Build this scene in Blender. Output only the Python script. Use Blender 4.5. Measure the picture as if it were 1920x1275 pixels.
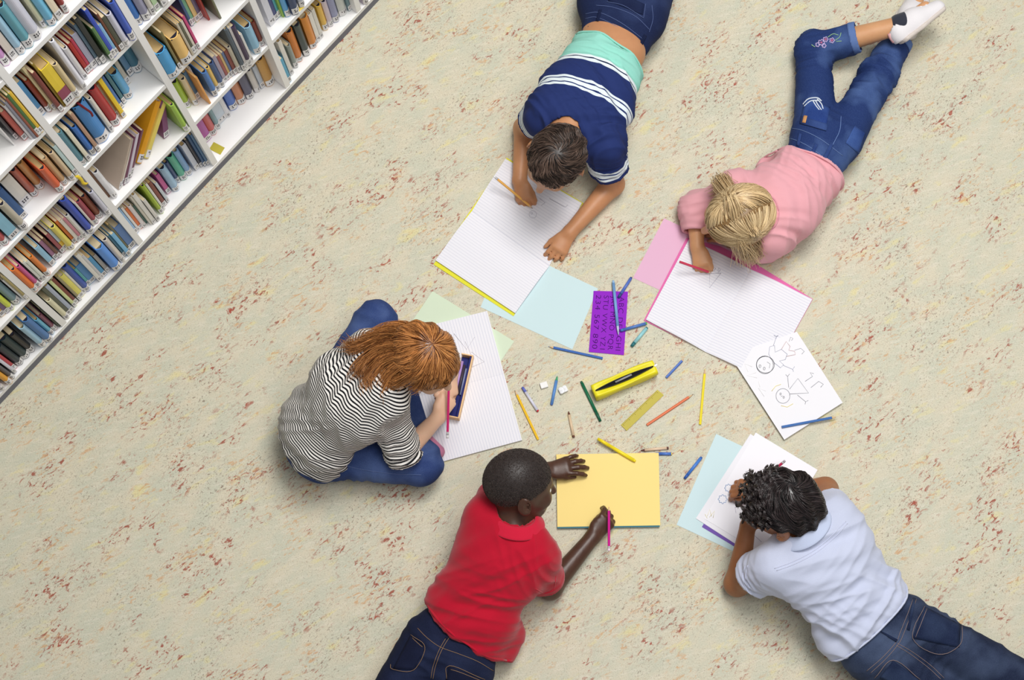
import bpy, bmesh, math, random
import numpy as np
from mathutils import Vector, Matrix, noise
from mathutils.bvhtree import BVHTree

for o in list(bpy.data.objects): bpy.data.objects.remove(o, do_unlink=True)
scene = bpy.context.scene
COL = scene.collection
random.seed(7)
RNG = np.random.default_rng(11)

# ------------------------------------------------------------------ camera, world, light, exposure
FPX, NADX, NADY, CAMH = 3000.0, 1083.979, 1467.791, 4.604      # focal length (px), nadir point (px), height (m)
CX, CY = 960.0, 637.5
_d = np.array([NADX-CX, NADY-CY, FPX]); _d /= np.linalg.norm(_d)
_X = np.array([1., 0, 0]) - _d[0]*_d; _X /= np.linalg.norm(_X)
_Y = np.cross(-_d, _X)
CAMR = np.stack([_X, _Y, -_d], 1)           # camera (x right, y down, z forward) = CAMR @ world
CAMC = np.array([0, 0, CAMH])
cam_data = bpy.data.cameras.new('camera'); cam = bpy.data.objects.new('camera', cam_data); COL.objects.link(cam)
cam_data.sensor_fit = 'HORIZONTAL'; cam_data.sensor_width = 36.0; cam_data.lens = 36.0*FPX/1920.0
cam_data.clip_end = 60
_m = np.eye(4); _m[:3, 0] = CAMR[0]; _m[:3, 1] = -CAMR[1]; _m[:3, 2] = -CAMR[2]; _m[:3, 3] = CAMC
cam.matrix_world = Matrix(_m.tolist())
scene.camera = cam
world = bpy.data.worlds.new('room_light'); scene.world = world; world.use_nodes = True
world.node_tree.nodes['Background'].inputs[0].default_value = (0.93, 0.96, 1.0, 1)
world.node_tree.nodes['Background'].inputs[1].default_value = 0.25
def area(name, loc, aim, sx, sy, power, col=(1, 1, 1)):
    l = bpy.data.lights.new(name, 'AREA'); l.shape = 'RECTANGLE'; l.size = sx; l.size_y = sy; l.energy = power; l.color = col
    o = bpy.data.objects.new(name, l); COL.objects.link(o); o.location = loc
    o.rotation_euler = (Vector(aim)-Vector(loc)).to_track_quat('-Z', 'Y').to_euler()
    return o
area('unseen_overhead_light', (0.75, 2.45, 5.0), (-0.1, 1.45, 0), 1.7, 1.7, 176, (1, 0.985, 0.96))
area('unseen_overhead_light', (1.1, 0.5, 5.2), (-0.5, 1.6, 0.2), 1.8, 1.8, 80, (1, 0.985, 0.96))  # unseen fill lamp, added to brighten the book spines
vs = scene.view_settings; vs.view_transform = 'Standard'; vs.look = 'None'; vs.gamma = 1.0; vs.use_curve_mapping = False
vs.exposure = 0.0

# ------------------------------------------------------------------ helpers
def at(px, py, z=0.0):
    """the point of the room at height z that the photograph shows at pixel (px, py)"""
    r = CAMR.T @ np.array([px-CX, py-CY, FPX])
    return CAMC + r*((z-CAMH)/r[2])
def V(p): return Vector([float(c) for c in p])
def srgb(r, g=None, b=None):
    if g is None: r, g, b = r
    f = lambda c: (c/255/12.92) if c/255 <= 0.04045 else ((c/255+0.055)/1.055)**2.4
    return (f(r), f(g), f(b), 1.0)
_mats = {}
def mat(name, col, rough=0.6, spec=0.3, bump=0.0, bscale=200.0, var=0.0, vscale=30.0, sheen=0.0, trans=0.0):
    """plain procedural material: colour with slight noise variation and fine bump"""
    if name in _mats: return _mats[name]
    m = bpy.data.materials.new(name); m.use_nodes = True; nt = m.node_tree; b = nt.nodes['Principled BSDF']
    c = srgb(*col) if max(col) > 1.001 else (*col, 1.0)
    b.inputs['Base Color'].default_value = c
    b.inputs['Roughness'].default_value = rough
    b.inputs['Specular IOR Level'].default_value = spec
    if sheen: b.inputs['Sheen Weight'].default_value = sheen
    if trans: b.inputs['Transmission Weight'].default_value = trans
    if var or bump:
        tc = nt.nodes.new('ShaderNodeTexCoord')
    if var:
        n = nt.nodes.new('ShaderNodeTexNoise'); n.inputs['Scale'].default_value = vscale; n.inputs['Detail'].default_value = 4
        nt.links.new(tc.outputs['Object'], n.inputs['Vector'])
        mx = nt.nodes.new('ShaderNodeMix'); mx.data_type = 'RGBA'
        mx.inputs[6].default_value = tuple(max(0, x*(1-var)) for x in c[:3])+(1,)
        mx.inputs[7].default_value = tuple(min(1, x*(1+var)) for x in c[:3])+(1,)
        nt.links.new(n.outputs['Fac'], mx.inputs[0]); nt.links.new(mx.outputs[2], b.inputs['Base Color'])
    if bump:
        n2 = nt.nodes.new('ShaderNodeTexNoise'); n2.inputs['Scale'].default_value = bscale; n2.inputs['Detail'].default_value = 2
        nt.links.new(tc.outputs['Object'], n2.inputs['Vector'])
        bp = nt.nodes.new('ShaderNodeBump'); bp.inputs['Strength'].default_value = bump; bp.inputs['Distance'].default_value = 0.002
        nt.links.new(n2.outputs['Fac'], bp.inputs['Height']); nt.links.new(bp.outputs['Normal'], b.inputs['Normal'])
    _mats[name] = m
    return m
def thing(name, label, cat, loc=(0, 0, 0), rotz=0.0, group=None):
    o = bpy.data.objects.new(name, None); o.empty_display_size = 0.05; COL.objects.link(o)
    o.location = V(loc); o.rotation_euler = (0, 0, rotz)
    o['label'] = label; o['category'] = cat
    if group: o['group'] = group
    return o
def tag(o, label, cat, group=None):
    o['label'] = label; o['category'] = cat
    if group: o['group'] = group
    return o
def link(name, me, m=None, parent=None, smooth=False):
    o = bpy.data.objects.new(name, me); COL.objects.link(o)
    if m is not None and len(me.materials) == 0: me.materials.append(m)
    if parent is not None:
        o.parent = parent
        # meshes are authored in world space; keep them there whatever the thing's own origin is
        R = Matrix.Translation(parent.location) @ parent.rotation_euler.to_matrix().to_4x4() if parent.parent is None else None
        if R is not None: o.matrix_parent_inverse = R.inverted()
    if smooth: me.polygons.foreach_set('use_smooth', [True]*len(me.polygons))
    return o
def mesh(name, verts, faces, m=None, parent=None, smooth=False):
    me = bpy.data.meshes.new(name); me.from_pydata([tuple(map(float, v)) for v in verts], [], faces); me.update()
    return link(name, me, m, parent, smooth)
def bm_obj(name, bm, m=None, parent=None, smooth=False):
    me = bpy.data.meshes.new(name); bmesh.ops.recalc_face_normals(bm, faces=bm.faces); bm.to_mesh(me); bm.free()
    return link(name, me, m, parent, smooth)
def add_box(bm, M, x0, x1, y0, y1, z0, z1):
    vs_ = [bm.verts.new(M @ Vector(c)) for c in ((x0,y0,z0),(x1,y0,z0),(x1,y1,z0),(x0,y1,z0),(x0,y0,z1),(x1,y0,z1),(x1,y1,z1),(x0,y1,z1))]
    for f in ((0,3,2,1),(4,5,6,7),(0,1,5,4),(1,2,6,5),(2,3,7,6),(3,0,4,7)): bm.faces.new([vs_[i] for i in f])
    return vs_
def box(name, M, x0, x1, y0, y1, z0, z1, m, parent=None, bevel=0.0):
    bm = bmesh.new(); add_box(bm, M, x0, x1, y0, y1, z0, z1)
    if bevel: bmesh.ops.bevel(bm, geom=bm.edges[:], offset=bevel, segments=2, affect='EDGES', profile=0.5)
    return bm_obj(name, bm, m, parent)
def tube(pts, r, n=6, closed_ends=True):
    """verts and faces of a tube along pts with radius r (number or list)"""
    pts = [V(p) for p in pts]; verts = []; faces = []
    up = None
    for i, p in enumerate(pts):
        t = (pts[min(i+1, len(pts)-1)]-pts[max(i-1, 0)]).normalized()
        if up is None: up = t.orthogonal().normalized()
        s = t.cross(up); s = s.normalized() if s.length > 1e-6 else t.orthogonal().normalized(); up = s.cross(t).normalized()
        ri = r[i] if isinstance(r, (list, tuple)) else r
        for k in range(n):
            a = 2*math.pi*k/n; verts.append(p+(s*math.cos(a)+up*math.sin(a))*ri)
    for i in range(len(pts)-1):
        for k in range(n):
            a = i*n+k; b_ = i*n+(k+1) % n; faces.append((a, b_, b_+n, a+n))
    if closed_ends:
        faces.append(tuple(range(n-1, -1, -1))); faces.append(tuple((len(pts)-1)*n+k for k in range(n)))
    return verts, faces
def tubes(name, paths, r, m, parent=None, n=5, smooth=True):
    vv = []; ff = []
    for p in paths:
        a, b_ = tube(p, r, n); o = len(vv); vv += a; ff += [tuple(i+o for i in f) for f in b_]
    return mesh(name, vv, ff, m, parent, smooth)
def smooth_path(pts, n=8):
    """Catmull-Rom through pts"""
    P = [np.array(p, float) for p in pts]; P = [2*P[0]-P[1]]+P+[2*P[-1]-P[-2]]; out = []
    for i in range(1, len(P)-2):
        for k in range(n):
            t = k/n; a, b_, c, d_ = P[i-1:i+3]
            out.append(0.5*((2*b_)+(-a+c)*t+(2*a-5*b_+4*c-d_)*t*t+(-a+3*b_-3*c+d_)*t**3))
    out.append(P[-2]); return out
# ------------------------------------------------------------------ implicit-surface modelling for bodies and clothes
def nrm(v):
    v = np.asarray(v, float); return v/np.linalg.norm(v)
class Rc:                                   # tapered capsule
    def __init__(s, a, b, ra, rb, k=0.02): s.a, s.b, s.ra, s.rb, s.k = np.asarray(a, np.float32), np.asarray(b, np.float32), np.float32(ra), np.float32(rb), k
    def __call__(s, P):
        ab = s.b-s.a; L = ab@ab+1e-12; t = np.clip(((P-s.a)@ab)/L, 0, 1)
        q = P-s.a-t[:, None]*ab; return np.sqrt(np.einsum('ij,ij->i', q, q))-(s.ra+(s.rb-s.ra)*t)
    def bounds(s): r = max(s.ra, s.rb); return np.minimum(s.a, s.b)-r, np.maximum(s.a, s.b)+r
class Ec:                                   # tapered capsule of elliptical section: w along side, h across
    def __init__(s, a, b, wa, ha, wb, hb, side, k=0.03):
        s.a, s.b = np.asarray(a, np.float32), np.asarray(b, np.float32); s.r = tuple(np.float32(x) for x in (wa, ha, wb, hb)); s.k = k
        s.ax = nrm(s.b-s.a); sd = np.asarray(side, float); s.sd = nrm(sd-s.ax*(sd@s.ax)); s.nm = np.cross(s.ax, s.sd).astype(np.float32); s.ax = s.ax.astype(np.float32); s.sd = s.sd.astype(np.float32); s.L = np.linalg.norm(s.b-s.a)
    def __call__(s, P):
        q = P-s.a; ax = q@s.ax; t = np.clip(ax/s.L, 0, 1); wa, ha, wb, hb = s.r
        w = wa+(wb-wa)*t; h = ha+(hb-ha)*t; e = ax-t*s.L; m = np.minimum(w, h)
        x = q@s.sd; y = q@s.nm
        k0 = np.sqrt((x/w)**2+(y/h)**2+(e/m)**2); k1 = np.sqrt((x/w/w)**2+(y/h/h)**2+(e/m/m)**2)
        return np.where(k0 < 1e-4, -m, k0*(k0-1)/np.maximum(k1, 1e-6))
    def bounds(s): r = max(s.r); return np.minimum(s.a, s.b)-r, np.maximum(s.a, s.b)+r
class El:                                   # ellipsoid
    def __init__(s, c, ax, r, k=0.02): s.c, s.ax, s.rr, s.k = np.asarray(c, np.float32), np.asarray(ax, np.float32), np.asarray(r, np.float32), k
    def __call__(s, P):
        q = ((P-s.c)@s.ax.T)/s.rr; k0 = np.sqrt(np.einsum('ij,ij->i', q, q)); q = q/s.rr; k1 = np.sqrt(np.einsum('ij,ij->i', q, q))
        return np.where(k0 < 1e-4, -s.rr.min(), k0*(k0-1)/np.maximum(k1, 1e-6))
    def bounds(s): r = s.rr.max(); return s.c-r, s.c+r
class Pl:                                   # half space, inside where (p-a).n < 0
    def __init__(s, a, n): s.a, s.n = np.asarray(a, float), nrm(n)
    def __call__(s, P): return (P-s.a)@s.n
def smin(a, b, k):
    h = np.maximum(k-np.abs(a-b), 0)/k
    return np.minimum(a, b)-h*h*k*0.25
def sdf_mesh(prims, res, cuts=(), carve=(), grow=0.0, floor=None, warp=None):
    """polygonise smooth-union(prims)+grow, intersected with the half spaces in cuts and minus carve, by surface nets"""
    lo = np.min([p.bounds()[0] for p in prims], 0)-0.02-grow; hi = np.max([p.bounds()[1] for p in prims], 0)+0.02+grow
    if floor is not None: lo[2] = min(lo[2], floor-0.01)
    B = 8; bs = B*res; nb = np.ceil((hi-lo)/bs).astype(int)
    gi = np.stack(np.meshgrid(*[np.arange(k) for k in nb], indexing='ij'), -1).reshape(-1, 3)
    cen = lo+(gi+0.5)*bs; diag = bs*0.9
    dp = [p(cen) for p in prims]; dm = np.min(dp, 0)
    act = np.abs(dm-grow) < diag+0.014
    coarse = (dm-grow)
    for c in cuts: coarse = np.maximum(coarse, c(cen))
    ai = np.where(act)[0]
    off = np.stack(np.meshgrid(*[np.arange(B+1)]*3, indexing='ij'), -1).reshape(-1, 3)*res
    P = ((lo+gi[ai]*bs)[:, None, :]+off[None]).astype(np.float32); n = len(off)
    D = np.full((len(ai), n), 9.0, np.float32)
    for p, d in zip(prims, dp):
        s = np.where(d[ai] < dm[ai]+1.7*diag+p.k)[0]
        if len(s) == 0: continue
        q = P[s]
        D[s] = smin(D[s], p(q.reshape(-1, 3)).reshape(len(s), n), p.k)
    D -= grow
    for c in carve:
        s = np.where(c(cen[ai]) < 1.2*diag)[0]
        if len(s): D[s] = np.maximum(D[s], -c(P[s].reshape(-1, 3)).reshape(len(s), n))
    Pf = P.reshape(-1, 3); Df = D.reshape(-1)
    for c in cuts: Df = np.maximum(Df, c(Pf))
    if floor is not None: Df = np.maximum(Df, floor-Pf[:, 2])
    D = Df.reshape(len(ai), n)
    N = nb*B+1
    G = np.ones(N, np.float32)
    cg = np.where(coarse < 0, -1.0, 1.0).reshape(nb)
    G[:-1, :-1, :-1] = np.repeat(np.repeat(np.repeat(cg, B, 0), B, 1), B, 2)
    io = np.stack(np.meshgrid(*[np.arange(B+1)]*3, indexing='ij'), -1).reshape(-1, 3)
    I = gi[ai][:, None, :]*B+io[None]
    G[I[..., 0], I[..., 1], I[..., 2]] = D
    S = G < 0
    c8 = [(0,0,0),(1,0,0),(0,1,0),(1,1,0),(0,0,1),(1,0,1),(0,1,1),(1,1,1)]
    cnt = sum(S[a:N[0]-1+a, b:N[1]-1+b, c:N[2]-1+c].astype(np.int8) for a, b, c in c8)
    A = np.argwhere((cnt > 0) & (cnt < 8))
    vals = np.stack([G[A[:, 0]+a, A[:, 1]+b, A[:, 2]+c] for a, b, c in c8], 1)
    acc = np.zeros((len(A), 3)); num = np.zeros(len(A)); C8 = np.array(c8, float)
    for i in range(8):
        for j in range(i+1, 8):
            if np.abs(C8[i]-C8[j]).sum() != 1: continue
            a, b = vals[:, i], vals[:, j]; x = (a < 0) != (b < 0)
            t = np.where(x, a/(a-b+1e-12*(a == b)), 0)
            acc += np.where(x[:, None], C8[i]+(C8[j]-C8[i])*t[:, None], 0); num += x
    verts = lo+(A+acc/num[:, None])*res
    idx = np.full(tuple(N-1), -1, np.int32); idx[A[:, 0], A[:, 1], A[:, 2]] = np.arange(len(A))
    F = []
    for ax in range(3):
        o1, o2 = [(1, 2), (2, 0), (0, 1)][ax]
        sl0 = [slice(None)]*3; sl1 = [slice(None)]*3; sl0[ax] = slice(0, -1); sl1[ax] = slice(1, None)
        a = S[tuple(sl0)]; b = S[tuple(sl1)]
        E = np.argwhere(a != b); E = E[(E[:, o1] > 0) & (E[:, o2] > 0) & (E[:, o1] < N[o1]-1) & (E[:, o2] < N[o2]-1)]
        ins = a[E[:, 0], E[:, 1], E[:, 2]]
        def cell(d1, d2):
            e = E.copy(); e[:, o1] += d1; e[:, o2] += d2
            return idx[e[:, 0], e[:, 1], e[:, 2]]
        q = np.stack([cell(-1, -1), cell(0, -1), cell(0, 0), cell(-1, 0)], 1)
        q[~ins] = q[~ins][:, ::-1]; F.append(q)
    F = np.concatenate(F); F = F[(F >= 0).all(1)]
    return verts, F
def relax(v, F, it=2, lam=0.5):
    """laplacian smoothing"""
    e = np.concatenate([F[:, [0, 1]], F[:, [1, 2]], F[:, [2, 3]], F[:, [3, 0]]]); e = np.concatenate([e, e[:, ::-1]])
    deg = np.bincount(e[:, 0], minlength=len(v)).astype(float)
    for _ in range(it):
        s = np.stack([np.bincount(e[:, 0], v[e[:, 1], i], minlength=len(v)) for i in range(3)], 1)
        v = v+lam*(s/np.maximum(deg, 1)[:, None]-v)
    return v
def vnormals(v, F):
    n = np.cross(v[F[:, 2]]-v[F[:, 0]], v[F[:, 3]]-v[F[:, 1]]); o = np.zeros_like(v)
    for k in range(4):
        for i in range(3): o[:, i] += np.bincount(F[:, k], n[:, i], minlength=len(v))
    return o/np.maximum(np.linalg.norm(o, axis=1), 1e-9)[:, None]
def np_mesh(name, v, F, m=None, parent=None, smooth=True, attrs=None):
    me = bpy.data.meshes.new(name); k = F.shape[1]
    me.vertices.add(len(v)); me.vertices.foreach_set('co', np.asarray(v, np.float32).ravel())
    me.loops.add(F.size); me.loops.foreach_set('vertex_index', F.astype(np.int32).ravel())
    me.polygons.add(len(F)); me.polygons.foreach_set('loop_start', np.arange(0, F.size, k, dtype=np.int32))
    me.polygons.foreach_set('use_smooth', np.full(len(F), smooth)); me.update(calc_edges=True); me.validate()
    for nm, a in (attrs or {}).items():
        if a.ndim == 1:
            at_ = me.attributes.new(nm, 'FLOAT', 'POINT'); at_.data.foreach_set('value', a.astype(np.float32))
        else:
            at_ = me.attributes.new(nm, 'FLOAT_VECTOR', 'POINT'); at_.data.foreach_set('vector', a.astype(np.float32).ravel())
    return link(name, me, m, parent)
def vnoise(P, f, seed=0.0):
    """smooth noise in [-1,1] at the rows of P*f"""
    Q = P*np.asarray(f)+seed
    return np.array([noise.noise(Vector(q)) for q in Q])
# ------------------------------------------------------------------ the setting: floor and bookcase
def floor_material():
    m = bpy.data.materials.new('marbled_linoleum'); m.use_nodes = True; nt = m.node_tree; N = nt.nodes; L = nt.links
    b = N['Principled BSDF']; b.inputs['Roughness'].default_value = 0.55; b.inputs['Specular IOR Level'].default_value = 0.25
    tc = N.new('ShaderNodeTexCoord')
    def mapping(scale, rot=0.0, loc=(0, 0, 0)):
        r = N.new('ShaderNodeMapping'); r.inputs['Rotation'].default_value = (0, 0, rot); r.inputs['Location'].default_value = loc
        L.new(tc.outputs['Object'], r.inputs['Vector'])
        s = N.new('ShaderNodeMapping'); s.inputs['Scale'].default_value = scale; L.new(r.outputs[0], s.inputs['Vector']); return s.outputs[0]
    def noise_(vec, scale, detail=3, rough=0.55, dist=0.0):
        n = N.new('ShaderNodeTexNoise'); n.inputs['Scale'].default_value = scale; n.inputs['Detail'].default_value = detail
        n.inputs['Roughness'].default_value = rough; n.inputs['Distortion'].default_value = dist; L.new(vec, n.inputs['Vector']); return n.outputs['Fac']
    def ramp(fac, lo, hi):
        r = N.new('ShaderNodeMapRange'); r.inputs['From Min'].default_value = lo; r.inputs['From Max'].default_value = hi; L.new(fac, r.inputs['Value']); return r.outputs[0]
    def mul(a, c):
        x = N.new('ShaderNodeMath'); x.operation = 'MULTIPLY'
        L.new(a, x.inputs[0])
        if isinstance(c, float): x.inputs[1].default_value = c
        else: L.new(c, x.inputs[1])
        return x.outputs[0]
    def mix(fac, a, c):
        x = N.new('ShaderNodeMix'); x.data_type = 'RGBA'; L.new(fac, x.inputs[0])
        for i, v in ((6, a), (7, c)):
            if isinstance(v, tuple): x.inputs[i].default_value = v
            else: L.new(v, x.inputs[i])
        return x.outputs[2]
    ROT = -0.72                                          # streaks run towards the upper right
    iso = mapping((1, 1, 1))
    st = mapping((0.45, 1.0, 1.0), ROT); st2 = mapping((0.38, 1.0, 1.0), ROT+0.2, (3.1, 1.7, 0)); st3 = mapping((0.6, 1.0, 1.0), ROT-0.15, (7.7, 5.2, 0))
    fib = mapping((0.22, 1.0, 1.0), ROT+0.45, (1.3, 2.2, 0))
    grain = noise_(iso, 300.0, 2, 0.7); grain2 = noise_(iso, 150.0, 2, 0.6)
    c = mix(ramp(noise_(st3, 16.0, 5, 0.6), 0.40, 0.62), srgb(200, 199, 178), srgb(212, 203, 179))      # grey-green and sand
    c = mix(mul(ramp(noise_(fib, 90.0, 3, 0.6), 0.52, 0.66), 0.40), c, srgb(226, 218, 200))              # pale fibres
    c = mix(mul(ramp(noise_(st2, 30.0, 4, 0.6, 0.3), 0.58, 0.70), 0.65), c, srgb(224, 211, 146))         # yellow smudges
    c = mix(mul(ramp(grain, 0.55, 0.70), 0.45), c, srgb(150, 146, 128))                                  # salt and pepper
    c = mix(mul(ramp(grain, 0.44, 0.32), 0.40), c, srgb(236, 230, 212))
    c = mix(mul(ramp(grain2, 0.60, 0.70), 0.35), c, srgb(160, 140, 116))
    zone = ramp(noise_(mapping((0.62, 1, 1), ROT, (5, 2, 0)), 9.0, 4, 0.6), 0.50, 0.60)
    zone2 = ramp(noise_(mapping((0.62, 1, 1), ROT, (9, 4, 0)), 11.0, 4, 0.6), 0.51, 0.60)
    zone3 = ramp(noise_(mapping((0.7, 1, 1), ROT, (2, 8, 0)), 6.0, 4, 0.6), 0.44, 0.60)
    och = ramp(noise_(st2, 95.0, 4, 0.65, 0.5), 0.545, 0.61)
    c = mix(mul(mul(och, zone2), 0.62), c, srgb(206, 152, 96))                                           # ochre flecks
    rust = ramp(noise_(st, 105.0, 4, 0.66, 0.6), 0.55, 0.61)
    c = mix(mul(mul(rust, zone), 0.92), c, srgb(158, 78, 60))                                            # rust flecks in drifts
    big = ramp(noise_(st, 52.0, 4, 0.6, 0.8), 0.635, 0.67)
    c = mix(mul(mul(big, zone), 0.9), c, srgb(166, 72, 54))                                              # a few larger ones
    dk = ramp(noise_(st3, 170.0, 3, 0.7, 0.4), 0.58, 0.64)
    c = mix(mul(mul(dk, zone3), 0.70), c, srgb(112, 88, 74))                                             # brown specks
    L.new(c, b.inputs['Base Color'])
    bp = N.new('ShaderNodeBump'); bp.inputs['Strength'].default_value = 0.12; bp.inputs['Distance'].default_value = 0.001
    L.new(grain, bp.inputs['Height']); L.new(bp.outputs['Normal'], b.inputs['Normal'])
    return m
fl = mesh('floor', [(-5, -4, 0), (5, -4, 0), (5, 6, 0), (-5, 6, 0)], [(0, 1, 2, 3)], floor_material()); fl['kind'] = 'structure'
fl['label'] = 'mottled beige linoleum floor with rust and ochre flecks'

# bookcase: u runs along its front, o goes into its depth
ANG, OFF, BAY, THK, S0 = 0.8681, 2.0163, 0.3328, 0.0196, 0.0160
UU = np.array([math.cos(ANG), math.sin(ANG), 0]); NN = np.array([-math.sin(ANG), math.cos(ANG), 0])
def bk(u, o, z): return UU*(u+S0)+NN*(OFF+o)+np.array([0, 0, z])
BM = Matrix(((UU[0], NN[0], 0, bk(0, 0, 0)[0]), (UU[1], NN[1], 0, bk(0, 0, 0)[1]), (0, 0, 1, 0), (0, 0, 0, 1)))   # (u, o, z) -> world
LEV = [0.053, 0.357, 0.650, 0.945, 1.240, 1.535]      # tops of the boards
DEPTH = 0.27; B0_, B1_ = -2, 6; TOP = 1.85
white = mat('white_laminate', (247, 246, 245), 0.45, 0.25, var=0.012, vscale=8)
grey_kick = mat('grey_plinth', (112, 113, 126), 0.5, 0.3, var=0.05, vscale=20)
case = thing('bookcase', 'long white bookcase with grey plinth, full of library books', 'bookcase', bk(0, 0, 0), ANG)
box('plinth', BM, B0_*BAY, B1_*BAY+THK, 0.0, DEPTH, 0, 0.034, grey_kick, case)
box('bottom_board', BM, B0_*BAY, B1_*BAY+THK, -0.001, DEPTH, 0.0345, LEV[0], white, case, 0.0008)
box('back_panel', BM, B0_*BAY, B1_*BAY+THK, DEPTH+0.0005, DEPTH+0.009, 0.0, TOP, white, case)
for k in range(B0_, B1_+1):
    box('divider', BM, k*BAY, k*BAY+THK, 0, DEPTH, LEV[0]+0.0005, TOP, white, case, 0.0008)
for k in range(B0_, B1_):
    for z in LEV[1:]:
        box('shelf', BM, k*BAY+THK+0.0003, (k+1)*BAY-0.0003, 0.001, DEPTH, z-0.0195, z, white, case, 0.0008)
bookend = tag(box('bookend', BM, 0.255, 0.259, 0.03, 0.24, LEV[3]+0.0005, LEV[3]+0.20, white, None, 0.001), 'white bookend panel on upper shelf beside leaning magazines', 'bookend')
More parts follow.
